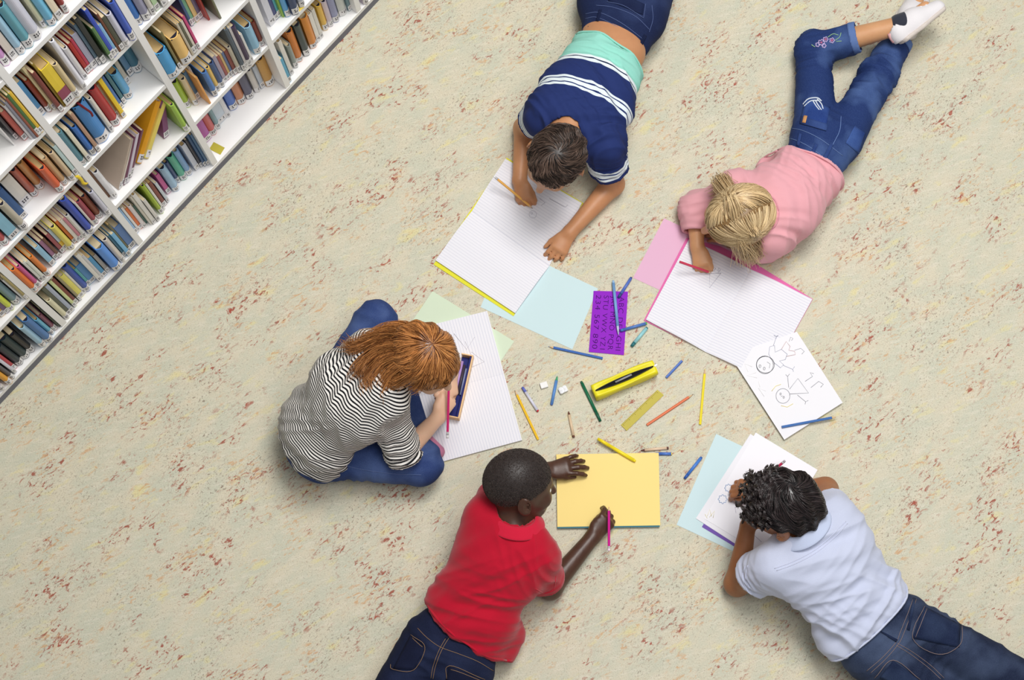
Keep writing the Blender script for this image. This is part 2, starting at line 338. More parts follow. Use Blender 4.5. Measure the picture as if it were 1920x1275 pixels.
# ------------------------------------------------------------------ books: (bay, shelf, u, thickness, inset, height, lean, colour name, rgb, foot rgb)
BOOKS = [
    (-1, 0, -0.2604, 0.0203, 0.005, 0.218, 0.0, 'lavender white', (215, 212, 225), None),
    (-1, 0, -0.2304, 0.0165, 0.0, 0.208, 0.0, 'amber', (235, 165, 40), None),
    (-1, 0, -0.213, 0.0137, 0.0042, 0.208, 0.0, 'dark grey', (80, 75, 80), None),
    (-1, 0, -0.1934, 0.0086, 0.008, 0.204, 0.0, 'white and blue', (225, 225, 240), None),
    (-1, 0, -0.1844, 0.0094, 0.0176, 0.187, 0.0, 'red', (195, 60, 70), None),
    (-1, 0, -0.1707, 0.0224, 0.0205, 0.19, 0.0, 'dark teal', (10, 35, 45), None),
    (-1, 0, -0.1461, 0.0256, 0.0212, 0.203, 0.0, 'dark green', (15, 45, 50), None),
    (-1, 0, -0.119, 0.0201, 0.02, 0.181, 0.0, 'black', (25, 15, 15), None),
    (-1, 0, -0.0851, 0.0199, 0.0043, 0.198, 0.0, 'light blue', (165, 205, 230), None),
    (-1, 0, -0.0638, 0.0226, 0.0021, 0.219, 0.0, 'blue', (70, 120, 180), None),
    (-1, 0, -0.0396, 0.0136, 0.01, 0.15, 0.0, 'small sky blue', (110, 185, 215), None),
    (-1, 0, -0.0237, 0.0136, 0.012, 0.15, 0.0, 'mauve', (140, 80, 100), None),
    (-1, 0, -0.0059, 0.0049, 0.0068, 0.182, 0.0, 'dark olive', (70, 80, 60), None),
    (-1, 1, -0.0891, 0.0151, 0.0178, 0.212, 0.0, 'pale orange', (235, 190, 120), None),
    (-1, 1, -0.0735, 0.0117, 0.0146, 0.15, 0.0, 'purple', (110, 80, 120), None),
    (-1, 1, -0.0613, 0.0157, 0.0136, 0.173, 0.0, 'lime yellow', (215, 225, 70), None),
    (-1, 1, -0.0408, 0.0218, 0.0164, 0.179, 0.0, 'grey teal', (120, 150, 160), None),
    (-1, 1, -0.0145, 0.006, 0.0076, 0.174, 0.0, 'white', (235, 235, 240), None),
    (-1, 1, -0.0081, 0.0071, 0.0005, 0.201, 0.0, 'olive tan', (170, 155, 100), None),
    (0, 0, 0.0237, 0.016, 0.0095, 0.18, 0.0, 'cream', (225, 220, 185), None),
    (0, 0, 0.0402, 0.0106, 0.0106, 0.257, 0.0, 'dark olive', (85, 90, 75), None),
    (0, 0, 0.0515, 0.0117, 0.0096, 0.254, 0.0, 'pale grey blue', (175, 185, 205), None),
    (0, 0, 0.0684, 0.0094, 0.0138, 0.248, 0.0, 'pale lime', (215, 225, 160), None),
    (0, 0, 0.0783, 0.0101, 0.0189, 0.233, 0.0, 'brown red', (125, 50, 40), None),
    (0, 0, 0.0932, 0.0075, 0.0162, 0.229, 0.0, 'olive tan', (150, 140, 105), None),
    (0, 0, 0.1012, 0.0157, 0.0205, 0.2, 0.0, 'yellow', (235, 225, 110), None),
    (0, 0, 0.1178, 0.0068, 0.0211, 0.202, 0.0, 'cream white', (228, 225, 215), None),
    (0, 0, 0.125, 0.0185, 0.0231, 0.231, 0.0, 'royal blue', (45, 80, 175), None),
    (0, 0, 0.1453, 0.0087, 0.0295, 0.15, 0.0, 'turquoise', (90, 185, 185), None),
    (0, 0, 0.1545, 0.0193, 0.0278, 0.156, 0.0, 'blue', (70, 140, 200), None),
    (0, 0, 0.1743, 0.0116, 0.0122, 0.241, 0.0, 'white', (228, 226, 220), None),
    (0, 0, 0.1864, 0.0076, 0.0115, 0.212, 0.0, 'pale grey', (210, 210, 215), None),
    (0, 0, 0.1947, 0.012, 0.0123, 0.168, 0.0, 'cerulean blue', (75, 155, 205), None),
    (0, 0, 0.2101, 0.0115, 0.0147, 0.152, 0.0, 'warm grey', (175, 170, 165), None),
    (0, 0, 0.2277, 0.0277, 0.0, 0.199, 0.0, 'cornflower blue', (85, 150, 235), None),
    (0, 0, 0.2598, 0.0179, 0.0044, 0.197, 0.0, 'cream white', (225, 215, 205), None),
    (0, 0, 0.281, 0.0075, 0.0091, 0.182, 0.0, 'teal blue', (65, 125, 155), None),
    (0, 0, 0.289, 0.0115, 0.0, 0.191, 0.0, 'light blue', (125, 190, 235), None),
    (0, 0, 0.301, 0.007, 0.0077, 0.236, 0.0, 'olive', (110, 105, 75), None),
    (0, 0, 0.3095, 0.0222, 0.0102, 0.185, 0.0, 'denim blue', (90, 130, 190), None),
    (0, 1, 0.0206, 0.0162, 0.001, 0.189, 0.0, 'orange', (235, 120, 40), None),
    (0, 1, 0.0373, 0.0128, 0.002, 0.177, 0.0, 'magenta', (200, 85, 145), None),
    (0, 1, 0.0563, 0.0083, 0.0042, 0.165, 0.0, 'pale green white', (225, 232, 222), None),
    (0, 1, 0.0651, 0.009, 0.0017, 0.157, 0.0, 'white and lime', (228, 232, 220), None),
    (0, 1, 0.0778, 0.0151, 0.0058, 0.154, 0.0, 'bright orange', (225, 125, 40), None),
    (0, 1, 0.1077, 0.0158, 0.0132, 0.15, 0.0, 'light blue', (150, 200, 230), None),
    (0, 1, 0.1277, 0.0115, 0.0178, 0.15, 0.0, 'lilac', (165, 110, 145), None),
    (0, 1, 0.1397, 0.0082, 0.0145, 0.156, 0.0, 'brown', (110, 65, 45), None),
    (0, 1, 0.1547, 0.0105, 0.0179, 0.15, 0.0, 'rose red', (165, 75, 85), None),
    (0, 1, 0.167, 0.0088, 0.0179, 0.166, 0.0, 'pale blue', (200, 220, 240), (240, 200, 70)),
    (0, 1, 0.1763, 0.0175, 0.0086, 0.179, 0.0, 'yellow', (235, 220, 100), None),
    (0, 1, 0.1976, 0.0086, 0.0121, 0.175, 0.0, 'burnt orange', (215, 110, 30), None),
    (0, 1, 0.2067, 0.0106, 0.0064, 0.172, 0.0, 'cream', (228, 222, 210), None),
    (0, 1, 0.2178, 0.0082, 0.0041, 0.172, 0.0, 'pink', (205, 130, 145), None),
    (0, 1, 0.227, 0.0129, 0.0034, 0.175, 0.0, 'off-white', (225, 224, 218), None),
    (0, 1, 0.2453, 0.0188, 0.0, 0.262, 0.0, 'royal blue', (40, 75, 185), None),
    (0, 1, 0.2689, 0.006, 0.0058, 0.187, 0.0, 'ivory', (228, 222, 208), None),
    (0, 1, 0.2753, 0.0157, 0.0087, 0.175, 0.0, 'mauve red', (165, 70, 85), None),
    (0, 1, 0.2941, 0.0179, 0.0131, 0.165, 0.0, 'chestnut', (130, 65, 40), None),
    (0, 1, 0.3177, 0.0141, 0.0, 0.174, 0.0, 'lavender white', (205, 205, 220), None),
    (0, 2, 0.0408, 0.0149, 0.0138, 0.224, 0.0, 'white', (230, 228, 230), None),
    (0, 2, 0.0576, 0.0199, 0.0149, 0.203, 0.0, 'red and blue', (190, 80, 80), None),
    (0, 2, 0.0827, 0.0306, 0.008, 0.156, 0.0, 'pale sky blue', (140, 195, 220), None),
    (0, 2, 0.12, 0.0206, 0.0061, 0.182, 0.0, 'grey', (185, 178, 160), None),
    (0, 2, 0.1411, 0.0204, 0.0267, 0.197, 0.0, 'deep blue', (40, 90, 150), None),
    (0, 2, 0.1686, 0.0325, 0.0493, 0.178, 0.0, 'thick ivory', (230, 225, 215), None),
    (0, 2, 0.2058, 0.019, 0.0515, 0.176, 0.0, 'coral brown', (190, 105, 85), None),
    (0, 2, 0.2298, 0.0205, 0.0538, 0.175, 0.0, 'tan orange', (205, 150, 90), None),
    (0, 2, 0.2582, 0.0194, 0.0057, 0.161, 0.0, 'orange red', (225, 100, 60), None),
    (0, 2, 0.2801, 0.017, 0.0105, 0.179, 0.0, 'light tan', (205, 165, 120), None),
    (0, 2, 0.3031, 0.0154, 0.0047, 0.185, 0.0, 'beige', (215, 190, 155), None),
    (0, 2, 0.3217, 0.0101, 0.0025, 0.199, 0.0, 'pale blue', (195, 220, 220), None),
    (0, 3, 0.2702, 0.0075, 0.0367, 0.15, 0.0, 'dark grey', (100, 100, 105), None),
    (0, 3, 0.2813, 0.0116, 0.0186, 0.169, 0.0, 'coral', (205, 100, 90), None),
    (0, 3, 0.2946, 0.006, 0.0073, 0.201, 0.0, 'white', (235, 232, 235), None),
    (0, 3, 0.301, 0.006, 0.0018, 0.219, 0.0, 'slate grey', (150, 150, 165), None),
    (0, 3, 0.3074, 0.006, 0.0, 0.229, 0.0, 'brown', (150, 80, 60), None),
    (0, 3, 0.3138, 0.0076, 0.0, 0.237, 0.0, 'green', (70, 110, 60), None),
    (0, 3, 0.3221, 0.008, 0.0, 0.237, 0.0, 'yellow', (235, 195, 60), None),
    (1, 0, 0.3553, 0.0092, 0.0315, 0.213, 0.0, 'light blue', (150, 190, 230), None),
    (1, 0, 0.3665, 0.007, 0.0323, 0.201, 0.0, 'white', (235, 232, 230), None),
    (1, 0, 0.3747, 0.0088, 0.0325, 0.174, 0.0, 'orange', (230, 115, 40), None),
    (1, 0, 0.3841, 0.0123, 0.0282, 0.182, 0.0, 'pinkish white', (235, 225, 225), None),
    (1, 0, 0.3985, 0.006, 0.0321, 0.15, 0.0, 'dark green', (75, 120, 110), None),
    (1, 0, 0.4049, 0.0062, 0.0175, 0.237, 0.0, 'cream white', (228, 222, 210), None),
    (1, 0, 0.4115, 0.0122, 0.012, 0.24, 0.0, 'white', (232, 230, 226), None),
    (1, 0, 0.4264, 0.0101, 0.0079, 0.175, 0.0, 'off-white', (225, 222, 218), None),
    (1, 0, 0.4498, 0.0124, 0.0195, 0.227, 0.0, 'lime', (165, 190, 40), None),
    (1, 0, 0.4637, 0.007, 0.0193, 0.218, 0.0, 'white', (230, 228, 225), None),
    (1, 0, 0.4743, 0.011, 0.0267, 0.19, 0.0, 'brown red', (130, 60, 45), None),
    (1, 0, 0.4895, 0.0088, 0.0267, 0.159, 0.0, 'pale blue', (205, 215, 225), None),
    (1, 0, 0.51, 0.0136, 0.0456, 0.15, 0.0, 'magenta', (205, 85, 150), None),
    (1, 0, 0.5285, 0.0224, 0.0372, 0.179, 0.0, 'pale sky blue', (160, 195, 225), None),
    (1, 0, 0.5549, 0.0137, 0.0493, 0.157, 0.0, 'slate navy', (70, 85, 125), None),
    (1, 0, 0.5702, 0.023, 0.044, 0.182, 0.0, 'sea green', (90, 180, 150), None),
    (1, 0, 0.5936, 0.0183, 0.0405, 0.186, 0.0, 'light blue', (130, 170, 215), None),
    (1, 0, 0.6214, 0.016, 0.0311, 0.19, 0.0, 'lavender white', (205, 210, 225), None),
    (1, 0, 0.6394, 0.0086, 0.0274, 0.209, 0.0, 'charcoal', (50, 50, 65), None),
    (1, 0, 0.6485, 0.0081, 0.0202, 0.24, 0.0, 'dark blue', (45, 85, 130), None),
    (1, 0, 0.6571, 0.0075, 0.0155, 0.234, 0.0, 'denim blue', (70, 110, 150), None),
    (1, 1, 0.3591, 0.006, 0.0332, 0.201, 0.0, 'brown', (130, 90, 60), None),
    (1, 1, 0.3655, 0.0167, 0.0205, 0.195, 0.0, 'white', (235, 235, 240), None),
    (1, 1, 0.3923, 0.007, 0.0262, 0.195, 0.612, 'large beige', (200, 182, 165), None),
    (1, 1, 0.4012, 0.008, 0.0267, 0.186, 0.64, 'ivory', (228, 220, 208), None),
    (1, 1, 0.4116, 0.0082, 0.0241, 0.189, 0.597, 'mauve', (120, 70, 95), None),
    (1, 1, 0.4219, 0.01, 0.0217, 0.193, 0.569, 'white lilac', (215, 205, 220), None),
    (1, 1, 0.4377, 0.0092, 0.0263, 0.182, 0.622, 'plum', (115, 60, 85), None),
    (1, 1, 0.4801, 0.0209, 0.038, 0.229, 0.693, 'orange', (240, 170, 40), None),
    (1, 1, 0.5076, 0.0165, 0.0316, 0.217, 0.7, 'pale yellow', (235, 215, 110), None),
    (1, 1, 0.5902, 0.019, 0.032, 0.18, 0.256, 'purple', (130, 60, 115), None),
    (1, 1, 0.6459, 0.0147, 0.0018, 0.181, 0.0, 'apple green', (165, 205, 75), None),
    (1, 2, 0.3534, 0.016, 0.0111, 0.215, 0.0, 'teal grey', (90, 140, 155), None),
    (1, 2, 0.3732, 0.0106, 0.0043, 0.207, 0.0, 'cream white', (235, 228, 205), None),
    (1, 2, 0.3918, 0.0152, 0.0103, 0.183, 0.0, 'blue', (55, 120, 205), None),
    (1, 2, 0.4088, 0.0096, 0.004, 0.247, 0.0, 'tan', (190, 150, 125), None),
    (1, 2, 0.4267, 0.0392, 0.0187, 0.234, 0.0, 'vivid blue', (65, 140, 210), None),
    (1, 2, 0.4719, 0.0124, 0.0175, 0.211, 0.0, 'ivory', (230, 225, 215), None),
    (1, 2, 0.4889, 0.0245, 0.0239, 0.229, 0.0, 'red', (185, 45, 50), None),
    (1, 2, 0.5139, 0.0085, 0.0338, 0.202, 0.0, 'beige', (190, 175, 150), None),
    (1, 2, 0.5229, 0.0112, 0.0192, 0.237, 0.0, 'bright yellow', (250, 210, 30), None),
    (1, 2, 0.5392, 0.0092, 0.0425, 0.194, 0.0, 'blue', (65, 115, 190), None),
    (1, 2, 0.5535, 0.0098, 0.047, 0.184, 0.0, 'dark teal', (60, 115, 125), None),
    (1, 2, 0.5679, 0.0241, 0.0524, 0.15, 0.0, 'sky blue', (95, 175, 225), None),
    (1, 2, 0.6005, 0.012, 0.078, 0.15, 0.0, 'pale beige', (205, 195, 175), None),
    (1, 2, 0.6216, 0.0167, 0.09, 0.15, 0.0, 'steel blue', (85, 130, 165), None),
    (1, 2, 0.6388, 0.0258, 0.0864, 0.15, 0.0, 'deep teal', (45, 110, 135), None),
    (1, 3, 0.3575, 0.012, 0.0315, 0.189, 0.0, 'blue', (80, 150, 200), None),
    (1, 3, 0.3738, 0.0128, 0.0268, 0.179, 0.0, 'russet brown', (140, 45, 15), None),
    (1, 3, 0.3872, 0.007, 0.0181, 0.243, 0.0, 'cream', (235, 220, 170), None),
    (1, 3, 0.3947, 0.0094, 0.0007, 0.223, 0.0, 'brown', (130, 60, 55), None),
    (1, 3, 0.409, 0.006, 0.0055, 0.243, 0.0, 'olive gold', (150, 125, 40), None),
    (1, 3, 0.4154, 0.0287, 0.0, 0.206, 0.0, 'yellow', (240, 210, 60), (150, 70, 95)),
    (1, 3, 0.4457, 0.0151, 0.0, 0.185, 0.0, 'beige', (215, 195, 150), None),
    (1, 3, 0.4743, 0.0127, 0.0007, 0.265, 0.0, 'white', (235, 235, 245), None),
    (1, 3, 0.4949, 0.0127, 0.0178, 0.172, 0.0, 'off-white', (225, 222, 220), None),
    (1, 3, 0.5122, 0.0101, 0.0213, 0.165, 0.0, 'bright red', (175, 30, 25), None),
    (1, 3, 0.5228, 0.007, 0.0203, 0.175, 0.0, 'crimson', (190, 50, 80), None),
    (1, 3, 0.531, 0.0151, 0.0192, 0.184, 0.0, 'grey lavender', (170, 170, 190), None),
    (1, 3, 0.5478, 0.0078, 0.015, 0.218, 0.0, 'slate blue', (85, 110, 130), None),
    (1, 3, 0.5561, 0.0126, 0.01, 0.238, 0.0, 'black', (40, 45, 45), None),
    (1, 3, 0.5766, 0.0082, 0.0, 0.174, 0.0, 'leaf green', (90, 130, 80), None),
    (1, 3, 0.5858, 0.01, 0.0009, 0.252, 0.0, 'royal blue', (50, 80, 190), None),
    (1, 3, 0.5963, 0.0078, 0.0014, 0.162, 0.0, 'light blue', (140, 190, 230), None),
    (1, 3, 0.6061, 0.006, 0.001, 0.202, 0.0, 'thin brown', (120, 70, 50), None),
    (1, 3, 0.6125, 0.0111, 0.0, 0.175, 0.0, 'dark olive', (75, 78, 62), None),
    (1, 3, 0.6257, 0.0161, 0.0, 0.171, 0.0, 'lavender white', (212, 212, 228), None),
    (1, 3, 0.6472, 0.0167, 0.0, 0.2, 0.0, 'cobalt blue', (55, 90, 190), None),
    (1, 4, 0.3596, 0.0181, 0.0228, 0.218, 0.0, 'lilac', (205, 150, 205), None),
    (1, 4, 0.3818, 0.0176, 0.0177, 0.206, 0.0, 'cream white', (225, 215, 205), None),
    (1, 4, 0.4025, 0.0187, 0.016, 0.227, 0.0, 'pale sky blue', (165, 205, 230), None),
    (1, 4, 0.4241, 0.0236, 0.0146, 0.2, 0.0, 'teal blue', (100, 165, 180), None),
    (1, 4, 0.4482, 0.0277, 0.0144, 0.209, 0.0, 'pale lavender', (208, 208, 222), None),
    (1, 4, 0.4866, 0.0126, 0.0216, 0.209, 0.0, 'cream yellow', (225, 225, 190), None),
    (1, 4, 0.4997, 0.0217, 0.0121, 0.2, 0.0, 'sky blue', (115, 190, 225), None),
    (1, 4, 0.5232, 0.0164, 0.006, 0.227, 0.0, 'cream', (235, 220, 195), None),
    (1, 4, 0.5456, 0.0138, 0.0078, 0.2, 0.0, 'dark red', (150, 45, 45), None),
    (2, 0, 0.7094, 0.0237, 0.0698, 0.206, 0.0, 'purple', (180, 90, 170), None),
    (2, 0, 0.7349, 0.0255, 0.0753, 0.209, 0.0, 'coral red', (210, 100, 100), None),
    (2, 0, 0.7627, 0.0159, 0.0759, 0.203, 0.0, 'grey teal', (130, 165, 175), None),
    (2, 0, 0.7792, 0.0317, 0.0791, 0.218, 0.0, 'pale blue white', (210, 222, 235), None),
    (2, 0, 0.8113, 0.0157, 0.0777, 0.224, 0.0, 'white', (240, 240, 245), None),
    (2, 0, 0.8352, 0.0312, 0.0837, 0.203, 0.0, 'periwinkle blue', (80, 120, 205), None),
    (2, 0, 0.8669, 0.0288, 0.077, 0.224, 0.0, 'terracotta', (205, 135, 95), None),
    (2, 0, 0.8963, 0.028, 0.0693, 0.2, 0.0, 'slate purple', (90, 90, 115), None),
    (2, 0, 0.9288, 0.0206, 0.0653, 0.15, 0.0, 'off-white', (215, 210, 205), None),
    (2, 0, 0.95, 0.0157, 0.0586, 0.15, 0.0, 'pale grey blue', (190, 200, 215), None),
    (2, 0, 0.9662, 0.0312, 0.05, 0.18, 0.0, 'mustard', (200, 150, 70), None),
    (2, 1, 0.7013, 0.0212, 0.0519, 0.165, 0.0, 'lime green', (170, 200, 60), None),
    (2, 1, 0.7233, 0.0169, 0.0364, 0.171, 0.0, 'cream', (225, 205, 165), None),
    (2, 1, 0.742, 0.0115, 0.0422, 0.177, 0.0, 'steel blue', (70, 115, 150), None),
    (2, 1, 0.754, 0.006, 0.0057, 0.177, 0.0, 'orange tan', (235, 165, 85), None),
    (2, 1, 0.7604, 0.007, 0.0385, 0.184, 0.0, 'pale pink', (205, 190, 182), None),
    (2, 1, 0.7794, 0.0174, 0.013, 0.156, 0.0, 'blue', (75, 130, 200), None),
    (2, 1, 0.7974, 0.0143, 0.017, 0.15, 0.0, 'yellow and blue', (240, 200, 110), None),
    (2, 1, 0.8122, 0.0174, 0.0167, 0.155, 0.0, 'navy', (60, 90, 140), None),
    (2, 1, 0.8309, 0.0119, 0.0166, 0.166, 0.0, 'grey lilac', (170, 160, 180), None),
    (2, 1, 0.8433, 0.0086, 0.0156, 0.153, 0.0, 'dusty red', (160, 80, 80), None),
    (2, 1, 0.8528, 0.0072, 0.0152, 0.15, 0.0, 'tan', (215, 180, 120), None),
    (2, 1, 0.8604, 0.0079, 0.0134, 0.151, 0.0, 'grey blue', (100, 120, 160), None),
    (2, 1, 0.8688, 0.0108, 0.0106, 0.151, 0.0, 'maroon', (130, 60, 55), None),
    (2, 1, 0.8801, 0.0126, 0.007, 0.162, 0.0, 'beige', (200, 190, 170), None),
    (2, 1, 0.8933, 0.0124, 0.002, 0.26, 0.0, 'slate grey', (80, 95, 110), None),
    (2, 1, 0.9062, 0.0075, 0.0, 0.252, 0.0, 'light grey', (205, 200, 200), None),
    (2, 1, 0.9142, 0.0143, 0.0, 0.243, 0.0, 'dark purple', (60, 40, 80), None),
    (2, 1, 0.9298, 0.007, 0.0, 0.176, 0.0, 'white', (230, 228, 225), None),
    (2, 1, 0.954, 0.0253, 0.009, 0.167, 0.0, 'pale blue', (150, 200, 230), None),
    (2, 1, 0.9827, 0.0147, 0.0146, 0.15, 0.0, 'chestnut brown', (130, 50, 35), None),
    (2, 2, 0.6866, 0.0331, 0.0, 0.152, 0.0, 'bright sky blue', (70, 165, 225), None),
    (2, 2, 0.725, 0.007, 0.0, 0.214, 0.0, 'olive', (125, 115, 70), None),
    (2, 2, 0.7392, 0.0326, 0.0, 0.155, 0.0, 'golden cream', (245, 200, 120), None),
    (2, 2, 0.7751, 0.0064, 0.0, 0.185, 0.0, 'pale grey', (200, 190, 170), None),
    (2, 2, 0.7819, 0.007, 0.0, 0.18, 0.0, 'dark olive', (90, 90, 70), None),
    (2, 2, 0.7899, 0.007, 0.0, 0.179, 0.0, 'off-white', (222, 215, 200), None),
    (2, 2, 0.8001, 0.007, 0.0, 0.189, 0.0, 'pink and white', (210, 70, 130), None),
    (2, 2, 0.838, 0.007, 0.0619, 0.203, 0.0, 'deep blue', (40, 90, 140), None),
    (2, 2, 0.8455, 0.0093, 0.0629, 0.224, 0.0, 'mint green', (120, 190, 150), None),
    (2, 2, 0.8554, 0.012, 0.0596, 0.2, 0.0, 'pale yellow', (235, 205, 130), None),
    (2, 2, 0.8678, 0.0117, 0.0583, 0.2, 0.0, 'slate purple', (110, 100, 130), None),
    (2, 2, 0.8801, 0.006, 0.0381, 0.224, 0.0, 'brick red', (170, 50, 35), None),
    (2, 2, 0.8865, 0.0078, 0.0599, 0.203, 0.0, 'maroon', (150, 60, 55), None),
    (2, 2, 0.903, 0.006, 0.0161, 0.215, 0.0, 'olive green', (110, 110, 80), None),
    (2, 2, 0.9094, 0.0071, 0.0362, 0.224, 0.0, 'black and gold', (70, 60, 30), None),
    (2, 3, 0.6894, 0.0173, 0.0162, 0.224, 0.0, 'medium blue', (60, 120, 195), None),
    (2, 3, 0.7089, 0.0225, 0.0118, 0.203, 0.0, 'grey lavender', (150, 150, 175), None),
    (2, 3, 0.7327, 0.0144, 0.008, 0.212, 0.0, 'off-white', (220, 215, 205), None),
    (2, 3, 0.7479, 0.0137, 0.0054, 0.221, 0.0, 'pale green', (185, 215, 170), None),
    (2, 3, 0.7673, 0.0194, 0.0, 0.209, 0.0, 'light grey', (200, 195, 190), None),
    (3, 0, 1.0195, 0.0106, 0.0059, 0.161, 0.0, 'thin turquoise', (90, 170, 205), None),
    (3, 0, 1.0398, 0.0144, 0.0174, 0.23, 0.0, 'white', (235, 230, 222), None),
    (3, 0, 1.0672, 0.0157, 0.0267, 0.15, 0.0, 'grey green', (150, 160, 155), None),
    (3, 0, 1.0867, 0.0256, 0.0338, 0.199, 0.0, 'orange', (220, 130, 50), None),
    (3, 0, 1.1167, 0.0242, 0.0293, 0.201, 0.0, 'charcoal', (60, 75, 75), None),
    (3, 0, 1.1485, 0.0281, 0.0312, 0.199, 0.0, 'amber orange', (225, 140, 40), None),
    (3, 0, 1.1772, 0.0142, 0.0282, 0.184, 0.0, 'white', (235, 232, 225), None),
    (3, 0, 1.1935, 0.0118, 0.0293, 0.19, 0.0, 'off-white', (225, 222, 215), None),
    (3, 0, 1.2202, 0.0196, 0.0415, 0.16, 0.0, 'yellow', (240, 195, 80), None),
    (3, 0, 1.2403, 0.0191, 0.0373, 0.16, 0.0, 'lilac white', (215, 200, 210), None),
    (3, 0, 1.2604, 0.0245, 0.035, 0.218, 0.0, 'lavender blue', (150, 155, 190), None),
    (3, 0, 1.2881, 0.0314, 0.0338, 0.215, 0.0, 'pale green white', (205, 210, 205), None),
    (3, 0, 1.3199, 0.0103, 0.0241, 0.203, 0.0, 'grey teal', (110, 140, 150), None),
    (3, 1, 1.0489, 0.0214, 0.034, 0.221, 0.0, 'white and navy', (228, 228, 238), None),
    (3, 1, 1.0725, 0.0115, 0.0362, 0.206, 0.0, 'navy', (60, 70, 130), None),
    (3, 1, 1.0845, 0.0083, 0.0354, 0.221, 0.0, 'teal', (80, 170, 185), None),
    (3, 1, 1.0933, 0.006, 0.0255, 0.203, 0.0, 'lime', (150, 190, 70), None),
    (3, 1, 1.0997, 0.0174, 0.0193, 0.2, 0.0, 'sky blue', (90, 165, 220), None),
    (3, 1, 1.1176, 0.0242, 0.0072, 0.221, 0.0, 'dark navy', (50, 70, 110), None),
    (3, 1, 1.1485, 0.0189, 0.0078, 0.206, 0.0, 'pale grey', (200, 205, 215), None),
    (4, 0, 1.3666, 0.021, 0.0036, 0.206, 0.0, 'mauve grey', (190, 180, 195), None),
]
paper_mat = mat('book_pages', (222, 204, 168), 0.85, 0.1, var=0.10, vscale=120)
paper_old = mat('aged_pages', (196, 166, 116), 0.85, 0.1, var=0.10, vscale=120)
sticker_mat = mat('spine_label', (236, 234, 234), 0.5, 0.3)
ink_mat = mat('label_ink', (60, 58, 66), 0.7, 0.1)
head_mat = mat('spine_shade_plastic', (34, 34, 50), 0.7, 0.2)
ORD = ['first', 'second', 'third', 'fourth', 'fifth', 'sixth', 'seventh', 'eighth', 'ninth', 'tenth', 'eleventh', 'twelfth', 'thirteenth', 'fourteenth', 'fifteenth',
       'sixteenth', 'seventeenth', 'eighteenth', 'nineteenth', 'twentieth', 'twenty-first', 'twenty-second', 'twenty-third']
SHN = ['bottom', 'second', 'third', 'fourth', 'fifth']
BAYN = {-1: 'leftmost', 0: 'second', 1: 'third', 2: 'fourth', 3: 'fifth', 4: 'sixth'}
_count = {}
brnd = random.Random(5)
def u_section(t, d, bulge, w, n):
    """outline of a cover seen from above: curved spine at y=0, boards back to y=d"""
    out = []; inn = []
    for i in range(n+1):
        a = i/n; y = -bulge*math.sin(math.pi*a); out.append((t*a, y)); inn.append((w+(t-2*w)*a, y+w))
    return [(0, d)]+out+[(t, d), (t-w, d)]+inn[::-1]+[(w, d)]
